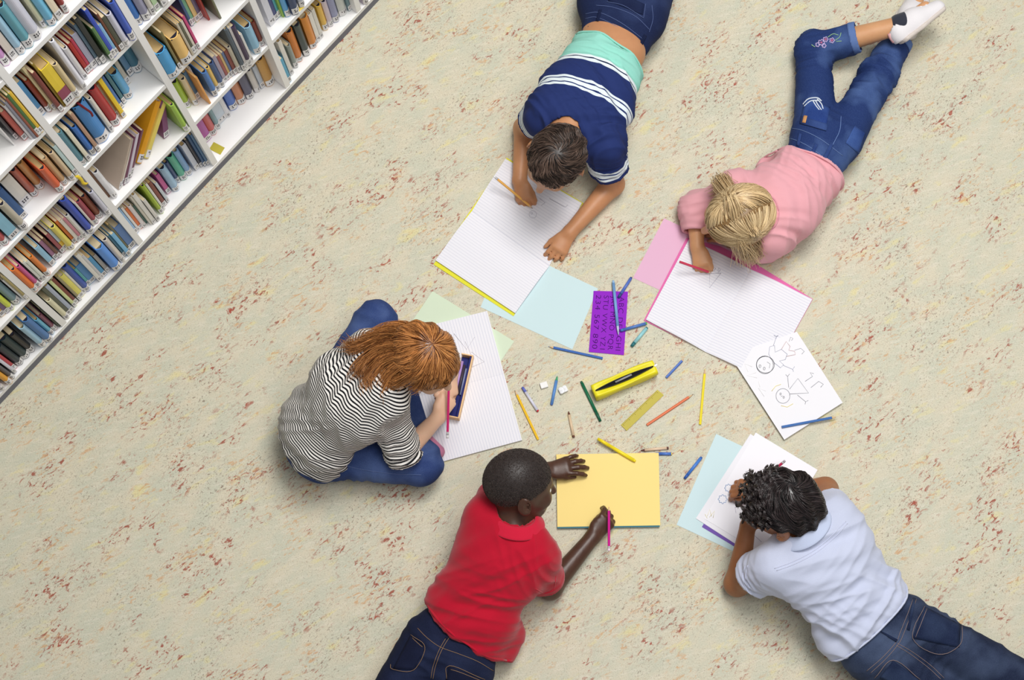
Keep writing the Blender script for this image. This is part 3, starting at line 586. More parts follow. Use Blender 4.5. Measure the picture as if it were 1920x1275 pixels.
def book(bay, lev, u, t, o, h, lean, cname, rgb, foot):
    key = (bay, lev); _count[key] = _count.get(key, 0)+1; nth = ORD[_count[key]-1]
    thin = t < 0.0095
    kind = 'thin book' if thin else ('thick book' if t > 0.024 else 'book')
    if lean: kind = 'leaning '+kind
    z0 = LEV[lev]+0.0006
    d = min(max(0.62*h+brnd.uniform(-0.01, 0.02), 0.11), DEPTH-0.006-o)
    if cname == 'large beige': d = 0.215
    root = thing('book', '%s %s, %s from left, %s shelf of %s bay' % (cname, kind, nth, SHN[lev], BAYN[bay]), 'book', bk(u, o, z0), ANG, 'books on the white bookcase')
    M = BM @ Matrix.Translation((u, o, z0))
    if lean:
        px = t if lean > 0 else 0.0
        M = M @ Matrix.Translation((px, 0, 0)) @ Matrix.Rotation(lean, 4, 'Y') @ Matrix.Translation((-px, 0, 0))
    hard = t > 0.012
    bulge = min(0.35*t, 0.008) if hard and brnd.random() < 0.75 else 0.0008
    w = min(0.0022 if hard else 0.001, t*0.2); n = 8 if bulge > 0.002 else 2
    sec = u_section(t, d, bulge, w, n); k = len(sec)
    cm = mat('cover_%d_%d_%d' % tuple(rgb), rgb, 0.42, 0.35, var=0.10, vscale=25)
    vv = [M @ Vector((x, y, 0)) for x, y in sec]+[M @ Vector((x, y, h)) for x, y in sec]
    ff = [(i, (i+1) % k, (i+1) % k+k, i+k) for i in range(k)]
    # end rings: pair outer and inner outline so the caps stay quads
    m2 = k//2
    for i in range(m2-1):
        a, b, c, e = i, i+1, k-2-i, k-1-i
        ff.append((e, c, b, a)); ff.append((a+k, b+k, c+k, e+k))
    mesh('cover', vv, ff, cm, root)
    e = 0.0003
    pg = paper_old if brnd.random() < 0.3 else paper_mat
    pm = box('pages', M, w+e, t-w-e, w+0.0015, d-0.003, 0.002, h-(0.0035 if hard else 0.0006), pg, root)
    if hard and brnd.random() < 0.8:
        box('spine_shade_plastic', M, w+e, t-w-e, 0.0003-bulge*0.5, w+0.0012, h-0.006, h-0.0012, head_mat, root)  # dark box: painted shadow of the spine lining, together with the plastic cover
    def wrap(name, za, zb, off, m, parent, a0=0.0, a1=1.0):
        nn = max(n, 2); vs_ = []; fs = []
        for i in range(nn+1):
            a = a0+(a1-a0)*i/nn; y = -bulge*math.sin(math.pi*a)-off
            x = t*a+(-off if a == 0 else (off if a == 1 else 0))
            vs_ += [M @ Vector((x, y, za)), M @ Vector((x, y, zb))]
        for i in range(nn): fs.append((2*i, 2*i+2, 2*i+3, 2*i+1))
        return mesh(name, vs_, fs, m, parent)
    if foot: wrap('spine_band', 0.001, h*0.40, 0.0003, mat('cover_%d_%d_%d' % tuple(foot), foot, 0.45, 0.35, var=0.1), root)
    if t > 0.0065:
        hs = brnd.uniform(0.026, 0.038)
        st = wrap('spine_label', 0.004, 0.004+hs, 0.0006, sticker_mat, root)
        bars = []
        for j, zz in enumerate((0.62, 0.36)):
            for q in range(3):
                a = 0.2+0.22*q
                if brnd.random() < 0.85: bars.append((a, a+brnd.uniform(0.09, 0.16), 0.004+hs*zz, 0.004+hs*(zz+0.17)))
        vs_ = []; fs = []
        for a0, a1, za, zb in bars:
            i0 = len(vs_)
            for a, z in ((a0, za), (a1, za), (a1, zb), (a0, zb)):
                vs_.append(M @ Vector((t*a, -bulge*math.sin(math.pi*a)-0.0011, z)))
            fs.append((i0, i0+1, i0+2, i0+3))
        if fs: mesh('lettering', vs_, fs, ink_mat, st)
    if cname == 'large beige':
        vs_ = []; fs = []
        for r in range(8):
            L_ = [0.05, 0.06, 0.055, 0.06, 0.05, 0.058, 0.06, 0.03][r]
            i0 = len(vs_); za = h-0.05-0.009*r
            for y, z in ((0.09, za), (0.09+L_, za), (0.09+L_, za+0.0025), (0.09, za+0.0025)): vs_.append(M @ Vector((-0.0004, y, z)))
            fs.append((i0, i0+3, i0+2, i0+1))
        mesh('printed_text', vs_, fs, ink_mat, root)
    return root
for rec in BOOKS: book(*rec)
# loose slips lying on the shelves
def slip(name, label, u0, u1, o0, o1, lev, rot, rgb):
    Mx = BM @ Matrix.Translation(((u0+u1)/2, (o0+o1)/2, LEV[lev]+0.0004)) @ Matrix.Rotation(rot, 4, 'Z')
    tag(box(name, Mx, -(u1-u0)/2, (u1-u0)/2, -(o1-o0)/2, (o1-o0)/2, 0, 0.0015, mat('slip_'+name, rgb, 0.7, 0.2, var=0.06), None), label, 'booklet')
slip('booklet', 'olive yellow booklet lying flat on the bottom shelf below the purple book', 0.703, 0.729, 0.012, 0.052, 0, 0.2, (190, 178, 70))
slip('paper_slip', 'yellow paper slip on the second shelf of the fifth bay', 1.135, 1.158, 0.001, 0.014, 1, -0.1, (232, 205, 90))
# ribbons hanging from books
def ribbon(name, label, pts, w, m):
    vs_ = []; fs = []
    for i, p in enumerate(pts):
        p = np.array(p); vs_ += [p-UU*w/2, p+UU*w/2]
        if i: fs.append((2*i-2, 2*i-1, 2*i+1, 2*i))
    o = mesh(name, vs_, fs, m, None, True); s = o.modifiers.new('solid', 'SOLIDIFY'); s.thickness = 0.0006
    tag(o, label, 'ribbon'); return o
ribbon('bookmark_ribbon', 'dark red bookmark ribbon over the vivid blue book on the third shelf', smooth_path([bk(0.444, 0.03, LEV[2]+0.236), bk(0.446, 0.012, LEV[2]+0.238), bk(0.450, 0.006, LEV[2]+0.215), bk(0.455, 0.003, LEV[2]+0.185), bk(0.453, 0.001, LEV[2]+0.165)], 4), 0.006, mat('red_ribbon', (120, 22, 34), 0.6))
ribbon('bookmark_ribbon', 'yellow ribbon hanging over the shelf edge above the second bay', smooth_path([bk(0.318, 0.02, LEV[2]+0.004), bk(0.322, 0.002, LEV[2]+0.002), bk(0.325, -0.003, LEV[2]-0.02), bk(0.323, -0.004, LEV[2]-0.045), bk(0.33, -0.006, LEV[2]-0.06)], 4), 0.009, mat('yellow_ribbon', (236, 206, 60), 0.6))
# ------------------------------------------------------------------ papers, notebooks, pens on the floor
def sheet(name, label, cat, pix, z, rgb, th=0.0005, parent=None, m=None, rough=0.7):
    """a thin flat sheet whose corners lie at the given pixels, at height z above the floor"""
    c = [at(x, y, z) for x, y in pix]; n = len(c)
    vv = list(c)+[p+np.array([0, 0, th]) for p in c]
    ff = [tuple(range(n-1, -1, -1)), tuple(range(n, 2*n))]+[(i, (i+1) % n, (i+1) % n+n, i+n) for i in range(n)]
    m = m or mat('paper_%d_%d_%d' % rgb, rgb, rough, 0.2, var=0.01, vscale=6)
    o = mesh(name, vv, ff, m, parent)
    if parent is None: tag(o, label, cat)
    return o
def ruled_material(name, rgb=(236, 235, 241), line=(214, 215, 227), pitch=0.0085):
    m = bpy.data.materials.new(name); m.use_nodes = True; nt = m.node_tree; b = nt.nodes['Principled BSDF']
    b.inputs['Roughness'].default_value = 0.7; b.inputs['Specular IOR Level'].default_value = 0.2
    a = nt.nodes.new('ShaderNodeAttribute'); a.attribute_name = 'rule'
    d = nt.nodes.new('ShaderNodeMath'); d.operation = 'DIVIDE'; d.inputs[1].default_value = pitch; nt.links.new(a.outputs['Fac'], d.inputs[0])
    f = nt.nodes.new('ShaderNodeMath'); f.operation = 'FRACT'; nt.links.new(d.outputs[0], f.inputs[0])
    l = nt.nodes.new('ShaderNodeMath'); l.operation = 'LESS_THAN'; l.inputs[1].default_value = 0.2; nt.links.new(f.outputs[0], l.inputs[0])
    mx = nt.nodes.new('ShaderNodeMix'); mx.data_type = 'RGBA'; mx.inputs[6].default_value = srgb(*rgb); mx.inputs[7].default_value = srgb(*line)
    nt.links.new(l.outputs[0], mx.inputs[0]); nt.links.new(mx.outputs[2], b.inputs['Base Color'])
    return m
ruled = ruled_material('ruled_paper'); ruled_grey = ruled_material('ruled_paper_grey', (235, 234, 240), (218, 218, 227))
def page_block(name, s0, s1, e1, e0, z, T, m, parent, along=True):
    """page block: spine edge s0-s1, fore edge e0-e1 (pixels); top surface dips at the spine; ruled along the spine (or across)"""
    nx, ny = 14, 6; S0_, S1_, E1_, E0_ = [at(x, y, z) for x, y in (s0, s1, e1, e0)]
    vv = []; rule = []; w = np.linalg.norm(E0_-S0_); hh = np.linalg.norm(S1_-S0_)
    for j in range(ny+1):
        b = j/ny
        for i in range(nx+1):
            a = (i/nx)**1.6
            p = (S0_*(1-b)+S1_*b)*(1-a)+(E0_*(1-b)+E1_*b)*a
            prof = T*(0.10+0.90*min(1, a/0.20)**0.55)+0.0055*math.sin(math.pi*min(1, a*1.02))**2*(1-0.5*a)
            vv.append(p+np.array([0, 0, prof])); rule.append(a*w if along else b*hh)
    top = len(vv); ff = []
    for j in range(ny):
        for i in range(nx): q = j*(nx+1)+i; ff.append((q, q+1, q+nx+2, q+nx+1))
    ring = [i for i in range(nx+1)]+[j*(nx+1)+nx for j in range(1, ny+1)]+[ny*(nx+1)+i for i in range(nx-1, -1, -1)]+[j*(nx+1) for j in range(ny-1, 0, -1)]
    for r in ring: v = np.array(vv[r]); v[2] = z; vv.append(v); rule.append(-0.002)
    k = len(ring)
    for i in range(k): ff.append((ring[i], top+i, top+(i+1) % k, ring[(i+1) % k]))
    ff.append(tuple(top+i for i in range(k)))
    o = mesh(name, vv, ff, m, parent)
    at_ = o.data.attributes.new('rule', 'FLOAT', 'POINT'); at_.data.foreach_set('value', np.array(rule, np.float32))
    bm = bmesh.new(); bm.from_mesh(o.data); bmesh.ops.recalc_face_normals(bm, faces=bm.faces); bm.to_mesh(o.data); bm.free()
    return o
def notebook(label, sp, left, right, cover_rgb, z, T, m, along=True, coverpix=None, T2=None):
    """sp: spine pixels (a, b); left, right: fore-edge pixels beside a and b"""
    c = at(*sp[0], z); root = thing('notebook', label, 'notebook', c)
    cp = coverpix or [left[0], left[1], right[1], right[0]]
    sheet('cover', '', '', cp, z, cover_rgb, 0.0012, root)
    page_block('page', sp[0], sp[1], left[1], left[0], z+0.0013, T, m, root, along)
    page_block('page', sp[0], sp[1], right[1], right[0], z+0.0013, T2 or T, m, root, along)
    return root
def drawing(parent, strokes, z, rgb, name='drawing', r=0.0006):
    m = mat('stroke_%d_%d_%d' % rgb, rgb, 0.8, 0.1)
    paths = []
    for s in strokes:
        pts = [at(x, y, z) for x, y in s]
        paths.append(pts)
    return tubes(name, paths, r, m, parent, 4)
def circ(cx, cy, rx, ry=None, n=20, a0=0, a1=2*math.pi):
    ry = ry or rx; return [(cx+rx*math.cos(a0+(a1-a0)*i/n), cy+ry*math.sin(a0+(a1-a0)*i/n)) for i in range(n+1)]

# top boy: notebook with a yellow cover on a pale blue sheet
sheet('paper_sheet', 'pale blue paper sheet under the yellow-covered notebook', 'paper', [(949, 460), (1121, 541), (1073, 655), (901, 576)], 0.0004, (203, 226, 229))
nb1 = notebook('open ruled notebook with yellow cover under the boy in the navy striped shirt', ((885, 396), (1030, 499)), ((948, 299), (1091, 382)), ((817, 489), (966, 588)), (226, 222, 60), 0.0012, 0.0065, ruled_grey, True,
               [(950, 296), (1094, 381), (963, 593), (813, 496)])
drawing(nb1, [circ(999, 402, 7), circ(997, 400, 2.0, n=8), [(1012, 372), (1022, 380), (1015, 385)], [(1030, 372), (1060, 388), (1065, 384)]], 0.0135, (190, 186, 198), r=0.0006)
# pink girl: pink sheet and notebook with a pink cover
sheet('paper_sheet', 'pink paper sheet lying left of the blonde girl', 'paper', [(1245, 409.5), (1400, 481), (1342, 592), (1187, 521)], 0.0004, (226, 180, 206))
nb2 = notebook('open ruled notebook with pink cover in front of the blonde girl', ((1407, 505), (1322.5, 660)), ((1292, 449), (1211, 600)), ((1522.6, 562), (1438, 715)), (222, 110, 170), 0.0014, 0.0060, ruled, False,
               [(1287, 446), (1207, 601), (1438, 716), (1524, 561), (1409, 490), (1350, 462)])
drawing(nb2, [[(1352, 512), (1330, 540), (1331, 513), (1352, 512)], [(1336, 505), (1338, 500), (1342, 503), (1338, 509)], [(1346, 508), (1348, 502), (1351, 506), (1346, 511)]], 0.0130, (160, 152, 170), r=0.0006)
# the children's drawing
dr = sheet('drawing_sheet', 'white sheet with pencil drawing of two stick children', 'drawing', [(1494, 622), (1580, 755), (1470.5, 824.5), (1368.5, 666)], 0.0118, (240, 239, 243))
def dz(strokes, rgb, r=0.0006, name='drawing'): drawing(dr, strokes, 0.0125, rgb, name, r)
Q = lambda x, y: (900+x/2.743, 500+y/2.743)
dz([[Q(*p) for p in circ(1465, 505, 44, 46)], [Q(*p) for p in circ(1468, 504, 46, 43)]], (84, 84, 92), 0.0008)
dz([[Q(*p) for p in circ(1440, 512, 5, 8, 8)], [Q(*p) for p in circ(1462, 524, 5, 8, 8)], [Q(1476, 490), Q(1492, 500), Q(1488, 522)], [Q(1548, 668), Q(1556, 664)], [Q(*p) for p in circ(1546, 655, 4, 6, 8)], [Q(*p) for p in circ(1562, 672, 4, 6, 8)]], (96, 96, 104), 0.0006)
dz([[Q(1495, 470), Q(1485, 450), Q(1490, 412), Q(1515, 405), Q(1518, 440), Q(1550, 425), Q(1580, 450), Q(1570, 478), Q(1540, 485), Q(1562, 505), Q(1545, 520), Q(1510, 492)], [Q(1508, 408), Q(1525, 360), Q(1512, 352)], [Q(1525, 360), Q(1534, 352)], [Q(1560, 508), Q(1608, 528), Q(1618, 514)], [Q(1608, 528), Q(1612, 540)]], (120, 126, 160), 0.0006)
dz([[Q(1550, 425), Q(1575, 385), Q(1595, 410), Q(1588, 430), Q(1618, 435), Q(1622, 452), Q(1575, 462)]], (196, 150, 150), 0.0007)
dz([[Q(1590, 385), Q(1598, 362), Q(1610, 370), Q(1602, 380)], [Q(1618, 430), Q(1650, 420), Q(1668, 436), Q(1655, 450)]], (120, 120, 130), 0.0006)
dz([[Q(*p) for p in circ(1558, 665, 36, 38)], [Q(1592, 630), Q(1635, 575), Q(1690, 650), Q(1592, 655)], [Q(1588, 622), Q(1582, 565), Q(1572, 555)], [Q(1582, 565), Q(1592, 552)], [Q(1632, 660), Q(1675, 695), Q(1688, 688)], [Q(1675, 695), Q(1672, 708)],
    [Q(1672, 590), Q(1710, 565), Q(1698, 545), Q(1716, 550)], [Q(1702, 622), Q(1742, 590), Q(1766, 605), Q(1752, 620)]], (112, 112, 124), 0.0007)
dz([[Q(1500, 640), Q(1520, 615), Q(1548, 605)], [Q(1548, 715), Q(1580, 722), Q(1610, 705)]], (240, 224, 150), 0.0011)
dz([[Q(1378, 540), Q(1362, 500), Q(1400, 515)], [Q(1420, 545), Q(1372, 560), Q(1425, 572)], [Q(1432, 590), Q(1440, 620)], [Q(1470, 640), Q(1432, 625), Q(1462, 668)]], (232, 228, 226), 0.0006)
# red-haired girl: green sheet and notebook
sheet('paper_sheet', 'pale green paper sheet under the notebook of the striped-shirt girl', 'paper', [(811, 546), (964, 640), (893, 745), (740, 651)], 0.0004, (212, 226, 200))
nb3 = notebook('open ruled notebook with white pages under the pencil case', ((770, 747), (945, 702)), ((808, 872), (979, 826)), ((738, 628), (913.5, 584)), (232, 230, 226), 0.0012, 0.0060, ruled, False)
drawing(nb3, [[(851, 625), (875, 655), (890, 632)], [(880, 690), (908, 678), (884, 660)], [(885, 668), (872, 640)]], 0.0132, (206, 202, 208), r=0.0005)
# boy in red: yellow sheet on a book
rb = thing('picture_book', 'large dark-covered picture book under the yellow sheet', 'book', at(1045, 988, 0))
sheet('cover', '', '', [(1044, 856), (1234, 853), (1236, 988), (1046, 991)], 0.0006, (60, 62, 66), 0.002, rb)
sheet('pages', '', '', [(1047, 858), (1232, 855), (1234, 986), (1048, 989)], 0.0027, (214, 222, 226), 0.006, rb)
sheet('cover', '', '', [(1043, 855), (1235, 852), (1237, 988), (1045, 991)], 0.0088, (74, 128, 140), 0.002, rb)
sheet('paper_sheet', 'yellow paper sheet on the picture book in front of the boy in red', 'paper', [(1043, 852), (1235, 849), (1238, 985), (1045, 988)], 0.0112, (250, 224, 142))
# boy in white: stacked sheets
sheet('paper_sheet', 'pale blue paper sheet left of the curly-haired boy', 'paper', [(1342.7, 813.6), (1460, 869), (1386, 1039), (1268.5, 984)], 0.0004, (205, 228, 232))
sheet('paper_sheet', 'purple paper sheet peeking out beneath the white drawings', 'paper', [(1412, 828), (1528, 902), (1424, 1053), (1316, 988)], 0.0014, (120, 92, 176))
sheet('paper_sheet', 'white paper sheet, lower of the two before the curly-haired boy', 'paper', [(1407, 813.6), (1520, 887), (1418, 1045), (1304.7, 972)], 0.0024, (240, 239, 245))
wd = sheet('drawing_sheet', 'white sheet with blue flower outlines under the curly-haired boy', 'drawing', [(1417, 811), (1533, 881), (1437, 1043), (1320.6, 972.6)], 0.0034, (245, 244, 250))
def flower(cx, cy, r): return [(cx+(r+1.1*math.cos(8*a))*math.cos(a), cy+(r+1.1*math.cos(8*a))*math.sin(a)) for a in [2*math.pi*i/48 for i in range(49)]]
drawing(wd, [flower(1355, 936, 7.5), flower(1366, 915, 6.5)], 0.0041, (136, 168, 208), r=0.0008)
drawing(wd, [[(1326, 968), (1331, 955), (1334, 968)], [(1330, 970), (1340, 958), (1337, 971)], [(1322, 964), (1326, 972)]], 0.0041, (236, 226, 176), r=0.0008)
drawing(wd, [[(1376, 945), (1382, 940), (1386, 948), (1378, 952)], [(1378, 950), (1380, 962)], [(1390, 985), (1410, 1000), (1428, 1016)]], 0.0041, (186, 178, 196), r=0.0006)
# purple letter stencil
stc = thing('stencil', 'purple plastic letter stencil with alphabet and digits', 'stencil', at(1140, 605, 0))
SP = [(1113, 545.6), (1177.5, 547), (1169.8, 666), (1104, 660)]
sheet('plate', '', '', SP, 0.0012, (158, 44, 204), 0.0015, stc, mat('purple_plastic', (146, 34, 196), 0.6, 0.15))
p00, p10, p11, p01 = [at(x, y, 0.0029) for x, y in SP]
ex = nrm(p01-p00); ey = nrm(p10-p00); ey = nrm(ey-ex*(ey@ex)); ln = np.linalg.norm(p01-p00); wd_ = np.linalg.norm(p10-p00)
for r, txt in enumerate(['ABC DEF GHI', 'JKL MNO PQR', 'STU VWX YZ1', '234 567 890']):
    cu = bpy.data.curves.new('stencil_text', 'FONT'); cu.body = txt; cu.size = 0.0275; cu.align_x = 'LEFT'; cu.extrude = 0.0001; cu.space_character = 1.12; cu.offset = -0.0003
    to = bpy.data.objects.new('tmp', cu); COL.objects.link(to); dg = bpy.context.evaluated_depsgraph_get(); me = bpy.data.meshes.new_from_object(to.evaluated_get(dg)); bpy.data.objects.remove(to)
    xs = [v.co.x for v in me.vertices]; sx = (ln*0.88)/(max(xs)-min(xs)); x0 = min(xs)
    org = p00+ey*(wd_*(0.76-0.225*r))+ex*(ln*0.06)
    for v in me.vertices:
        q = org+ex*((v.co.x-x0)*sx)+ey*(v.co.y*0.80)+np.array([0, 0, v.co.z-0.0001]); v.co = V(q)
    me.materials.clear(); link('letter_row', me, mat('stencil_cutout', (58, 14, 92), 0.7, 0.1), stc)

# pens, pencils, crayons
def lin(a, b, t): return a+(b-a)*t
def stick(name, label, p, q, z, r, segs, cat, hexa=True, parent=None, tilt=None):
    """a rod from pixel p (tip) to pixel q; segs = [(part name, t0, t1, r0, r1, rgb, n sides)]"""
    za, zb = (z, z) if tilt is None else tilt
    A, Bq = at(*p, za), at(*q, zb)
    root = thing(name, label, cat, (A+Bq)/2, 0, 'pens, pencils and crayons on the floor')
    for nm, t0, t1, r0, r1, rgb, n in segs:
        vv, ff = tube([lin(A, Bq, t0), lin(A, Bq, t1)], [r*r0, r*r1], n)
        mesh(nm, vv, ff, mat('pen_%d_%d_%d' % rgb, rgb, 0.4, 0.4), root, n > 8)
    return root
def pencil(label, p, q, rgb, z=0.0042, r=0.0038, lead=None, eraser=None, tilt=None, tip=True):
    lead = lead or rgb
    s = [('lead', 0.0, 0.028, 0.06, 0.28, lead, 8), ('wood_tip', 0.026, 0.10, 0.26, 0.94, (226, 190, 146), 10), ('barrel', 0.098, 1.0 if not eraser else 0.90, 1, 1, rgb, 6)] if tip else [('barrel', 0, 1.0 if not eraser else 0.9, 1, 1, rgb, 6)]
    if eraser: s += [('ferrule', 0.90, 0.95, 1.02, 1.02, (190, 190, 192), 12), ('eraser', 0.95, 1.0, 0.98, 0.9, eraser, 12)]
    return stick('pencil', label, p, q, z, r, s, 'pencil', tilt=tilt)
def pen(label, p, q, rgb, cap, tipc=None, z=0.0048, r=0.0046, name='felt_pen', cat='pen', cap_t=0.3, end=None):
    s = [('cap', 0.0, cap_t, 0.85, 1.06, cap, 14), ('barrel', cap_t, 0.95, 1.0, 1.0, rgb, 14), ('end_plug', 0.95, 1.0, 0.9, 0.7, end or cap, 14)]
    if tipc: s = [('nib', 0.0, 0.05, 0.2, 0.45, tipc, 10), ('collar', 0.05, 0.16, 0.55, 0.9, tipc, 12), ('barrel', 0.16, 0.95, 1.0, 1.0, rgb, 14), ('end_plug', 0.95, 1.0, 0.9, 0.7, end or cap, 14)]
    return stick(name, label, p, q, z, r, s, cat)
def crayon(label, p, q, rgb, wrap, z=0.0045, r=0.0043):
    return stick('crayon', label, p, q, z, r, [('tip', 0, 0.1, 0.35, 0.8, rgb, 12), ('shoulder', 0.1, 0.13, 0.8, 0.95, rgb, 12), ('wrapper', 0.13, 0.93, 1, 1, wrap, 14), ('stub', 0.93, 1.0, 0.93, 0.9, rgb, 12)], 'crayon')
pen('long light blue felt pen lying across the purple stencil', (1159.6, 628), (1149.7, 526), (118, 164, 214), (150, 188, 226), (196, 206, 226), z=0.012)
pen('short blue capped pen on the top right corner of the stencil', (1159.6, 558), (1184, 520), (88, 116, 196), (52, 70, 130), z=0.0072, cap_t=0.2)
pen('blue pen with green end beside the pink-covered notebook', (1163, 620), (1213, 606), (84, 124, 194), (74, 112, 186), z=0.0078, end=(96, 176, 92), cap_t=0.12)
pen('teal marker with pale barrel lying right of the stencil', (1184, 649.5), (1213.5, 614), (150, 208, 214), (40, 112, 120), z=0.0056, r=0.0054, cap_t=0.2)
pencil('blue pencil below the pale blue sheet', (1027.6, 649.5), (1130, 672), (48, 102, 184))
pen('dark green felt pen touching the yellow pencil case', (1126, 790), (1089.6, 715), (24, 110, 76), (20, 92, 66), cap_t=0.25)
pencil('short blue pencil right of the yellow pencil case', (1282, 673), (1249, 708), (70, 112, 196), lead=(200, 130, 110))
pencil('bright yellow pencil lying right of the orange pencil', (1322, 691), (1312.7, 796), (246, 226, 50))
pencil('orange pencil right of the yellow ruler', (1300, 739), (1212.8, 797), (226, 110, 58), lead=(120, 70, 60))
pencil('golden yellow pencil beside the striped-shirt girl\'s notebook', (965, 731.5), (1009, 824.5), (244, 196, 40), lead=(70, 60, 50))
pen('white pen with blue cap and red end', (979.5, 726), (1009, 771.6), (214, 214, 230), (100, 112, 196), r=0.0044, end=(200, 40, 52), cap_t=0.2)
pen('blue pen with green tip between the white erasers', (1045, 705), (1034, 759.6), (92, 142, 206), (70, 110, 180), (70, 170, 120))
crayon('beige crayon with brown tip below the blue pen', (1066, 771.6), (1075.7, 820), (110, 66, 50), (222, 196, 162))
pen('bright yellow marker lying over the top edge of the yellow sheet', (1120.6, 822.6), (1191.7, 865), (250, 228, 40), (246, 222, 30), z=0.0175, r=0.0052, cap_t=0.3)
crayon('cream crayon with brown ends above the yellow sheet', (1202, 844.5), (1253.6, 840), (104, 62, 54), (230, 202, 172), z=0.0046)
pen('blue pen with yellow end at the corner of the yellow sheet', (1229, 850.7), (1260, 851), (84, 124, 204), (70, 110, 190), z=0.0046, end=(240, 220, 60), cap_t=0.3)
pen('blue capped pen left of the pale blue sheet of the curly-haired boy', (1283.5, 897.4), (1315.6, 857), (74, 130, 214), (46, 92, 172), cap_t=0.2)
pencil('blue pencil lying on the corner of the stick-figure drawing', (1570, 781.4), (1465.8, 800.8), (46, 104, 176), z=0.0165, lead=(210, 200, 190))
# erasers and sharpener
def slab(name, label, cat, c, w, l, h, ang, rgb, z=0.0):
    Mx = Matrix.Translation(V(at(*c, z))) @ Matrix.Rotation(ang, 4, 'Z')
    o = box(name, Mx, -w/2, w/2, -l/2, l/2, 0.0003, h, mat('slab_'+name, rgb, 0.5, 0.3), None, min(h, w)*0.15); tag(o, label, cat); return o
slab('eraser', 'white square eraser beside the blue pen', 'eraser', (1020, 723), 0.022, 0.018, 0.009, 0.3, (240, 238, 236))
shp = thing('pencil_sharpener', 'small white double pencil sharpener right of the blue pen', 'sharpener', at(1056, 732))
Mx = Matrix.Translation(V(at(1056, 732))) @ Matrix.Rotation(0.45, 4, 'Z')
box('body', Mx, -0.013, 0.013, -0.009, 0.009, 0.0003, 0.011, mat('sharpener_white', (236, 236, 238), 0.4, 0.4), shp, 0.002)
for s in (-1, 1):
    box('blade', Mx, s*0.006-0.004, s*0.006+0.004, -0.0095, 0.0095, 0.0112, 0.0120, mat('sharpener_steel', (186, 188, 192), 0.25, 0.6), shp)
    vv, ff = tube([Mx @ Vector((s*0.006, 0, 0.012)), Mx @ Vector((s*0.006, 0, 0.0132))], 0.0018, 10); mesh('screw', vv, ff, mat('sharpener_steel', (186, 188, 192)), shp)
# translucent yellow ruler
rm = mat('yellow_plastic', (206, 190, 58), 0.45, 0.2, trans=0.2)
rl = thing('ruler', 'translucent yellow ruler with tick marks below the pencil case', 'ruler', at(1204, 770))
RP = [(1164, 797), (1175, 808), (1244.5, 741), (1232.5, 731)]
sheet('blade', '', '', RP, 0.0008, (222, 208, 60), 0.0022, rl, rm)
r0, r1, r2, r3 = [at(x, y, 0.0031) for x, y in RP]; tv = []; tf = []
for i in range(31):
    t = 0.04+0.92*i/30; L_ = 0.35 if i % 5 == 0 else 0.2
    for A_, B_ in (((r0+(r3-r0)*t), (r1+(r2-r1)*t)),):
        d_ = nrm(r3-r0)*0.0005; e_ = A_+(B_-A_)*L_; k = len(tv); tv += [A_-d_, A_+d_, e_+d_, e_-d_]; tf.append((k, k+1, k+2, k+3))
mesh('tick_marks', tv, tf, mat('ruler_ink', (120, 104, 20), 0.6), rl)
# yellow pencil case with open zip
pc = thing('pencil_case', 'bright yellow zipped pencil case lying open in the middle', 'pencil case', at(1170, 722))
a_ = at(1113, 741, 0.0); b_ = at(1227, 693, 0.0); ax_ = nrm(b_-a_); sd_ = np.cross([0, 0, 1], ax_); LL = np.linalg.norm(b_-a_)
def case_section(t):                      # rounded soft section; half width and height along the case
    e = min(1, math.sin(math.pi*min(max(t, 0.02), 0.98))**0.22); return 0.0235*(0.86+0.14*e), 0.052*(0.84+0.16*e)
nl, nr = 22, 24; vv = []; ff = []
for i in range(nl+1):
    t = i/nl; w, h = case_section(t)
    for k in range(nr):
        a = 2*math.pi*k/nr; cx_, sx_ = math.cos(a), math.sin(a)
        x = w*abs(cx_)**0.45*(1 if cx_ >= 0 else -1); y = 0.5*h+0.5*h*abs(sx_)**0.5*(1 if sx_ >= 0 else -1)
        if sx_ > 0.93 and 0.03 < t < 0.97: y -= 0.010*math.sin(math.pi*t)**0.5      # the zip gapes
        vv.append(a_+ax_*(LL*t)+sd_*(x+0.0012*math.sin(9*t+3*a))+np.array([0, 0, max(y, 0.0006)]))
for i in range(nl):
    for k in range(nr): ff.append((i*nr+k, i*nr+(k+1) % nr, (i+1)*nr+(k+1) % nr, (i+1)*nr+k))
ff.append(tuple(range(nr-1, -1, -1))); ff.append(tuple(nl*nr+k for k in range(nr)))
mesh('body', vv, ff, mat('yellow_vinyl', (240, 228, 36), 0.45, 0.4, bump=0.3, bscale=60), pc, True)
def zip_line(off, n=24): return [a_+ax_*(LL*(0.03+0.94*i/n))+sd_*(off*math.sin(math.pi*i/n)**0.8)+np.array([0, 0, 0.0475+0.0012*math.cos(6*i/n)]) for i in range(n+1)]
zl, zr = zip_line(0.0065), zip_line(-0.0065)
vv = zl+zr; ff = [(i, i+1, len(zl)+i+1, len(zl)+i) for i in range(len(zl)-1)]
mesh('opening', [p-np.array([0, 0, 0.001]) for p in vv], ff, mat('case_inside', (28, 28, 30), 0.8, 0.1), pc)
for nm, L_ in (('zip', zl), ('zip', zr)): tubes(nm, [L_], 0.0017, mat('zip_black', (24, 24, 26), 0.5), pc, 6)
box('zip_pull', Matrix.Translation(V(b_+ax_*0.001+np.array([0, 0, 0.046]))) @ Matrix.Rotation(0.5, 4, 'Z'), -0.004, 0.006, -0.003, 0.003, 0, 0.003, mat('zip_steel', (206, 208, 212), 0.3, 0.6), pc, 0.0006)
tubes('pen_inside', [[a_+ax_*(LL*0.35)+np.array([0, 0, 0.0485]), a_+ax_*(LL*0.62)+sd_*0.002+np.array([0, 0, 0.0485])]], 0.003, mat('pen_grey', (150, 152, 160), 0.4), pc, 8)
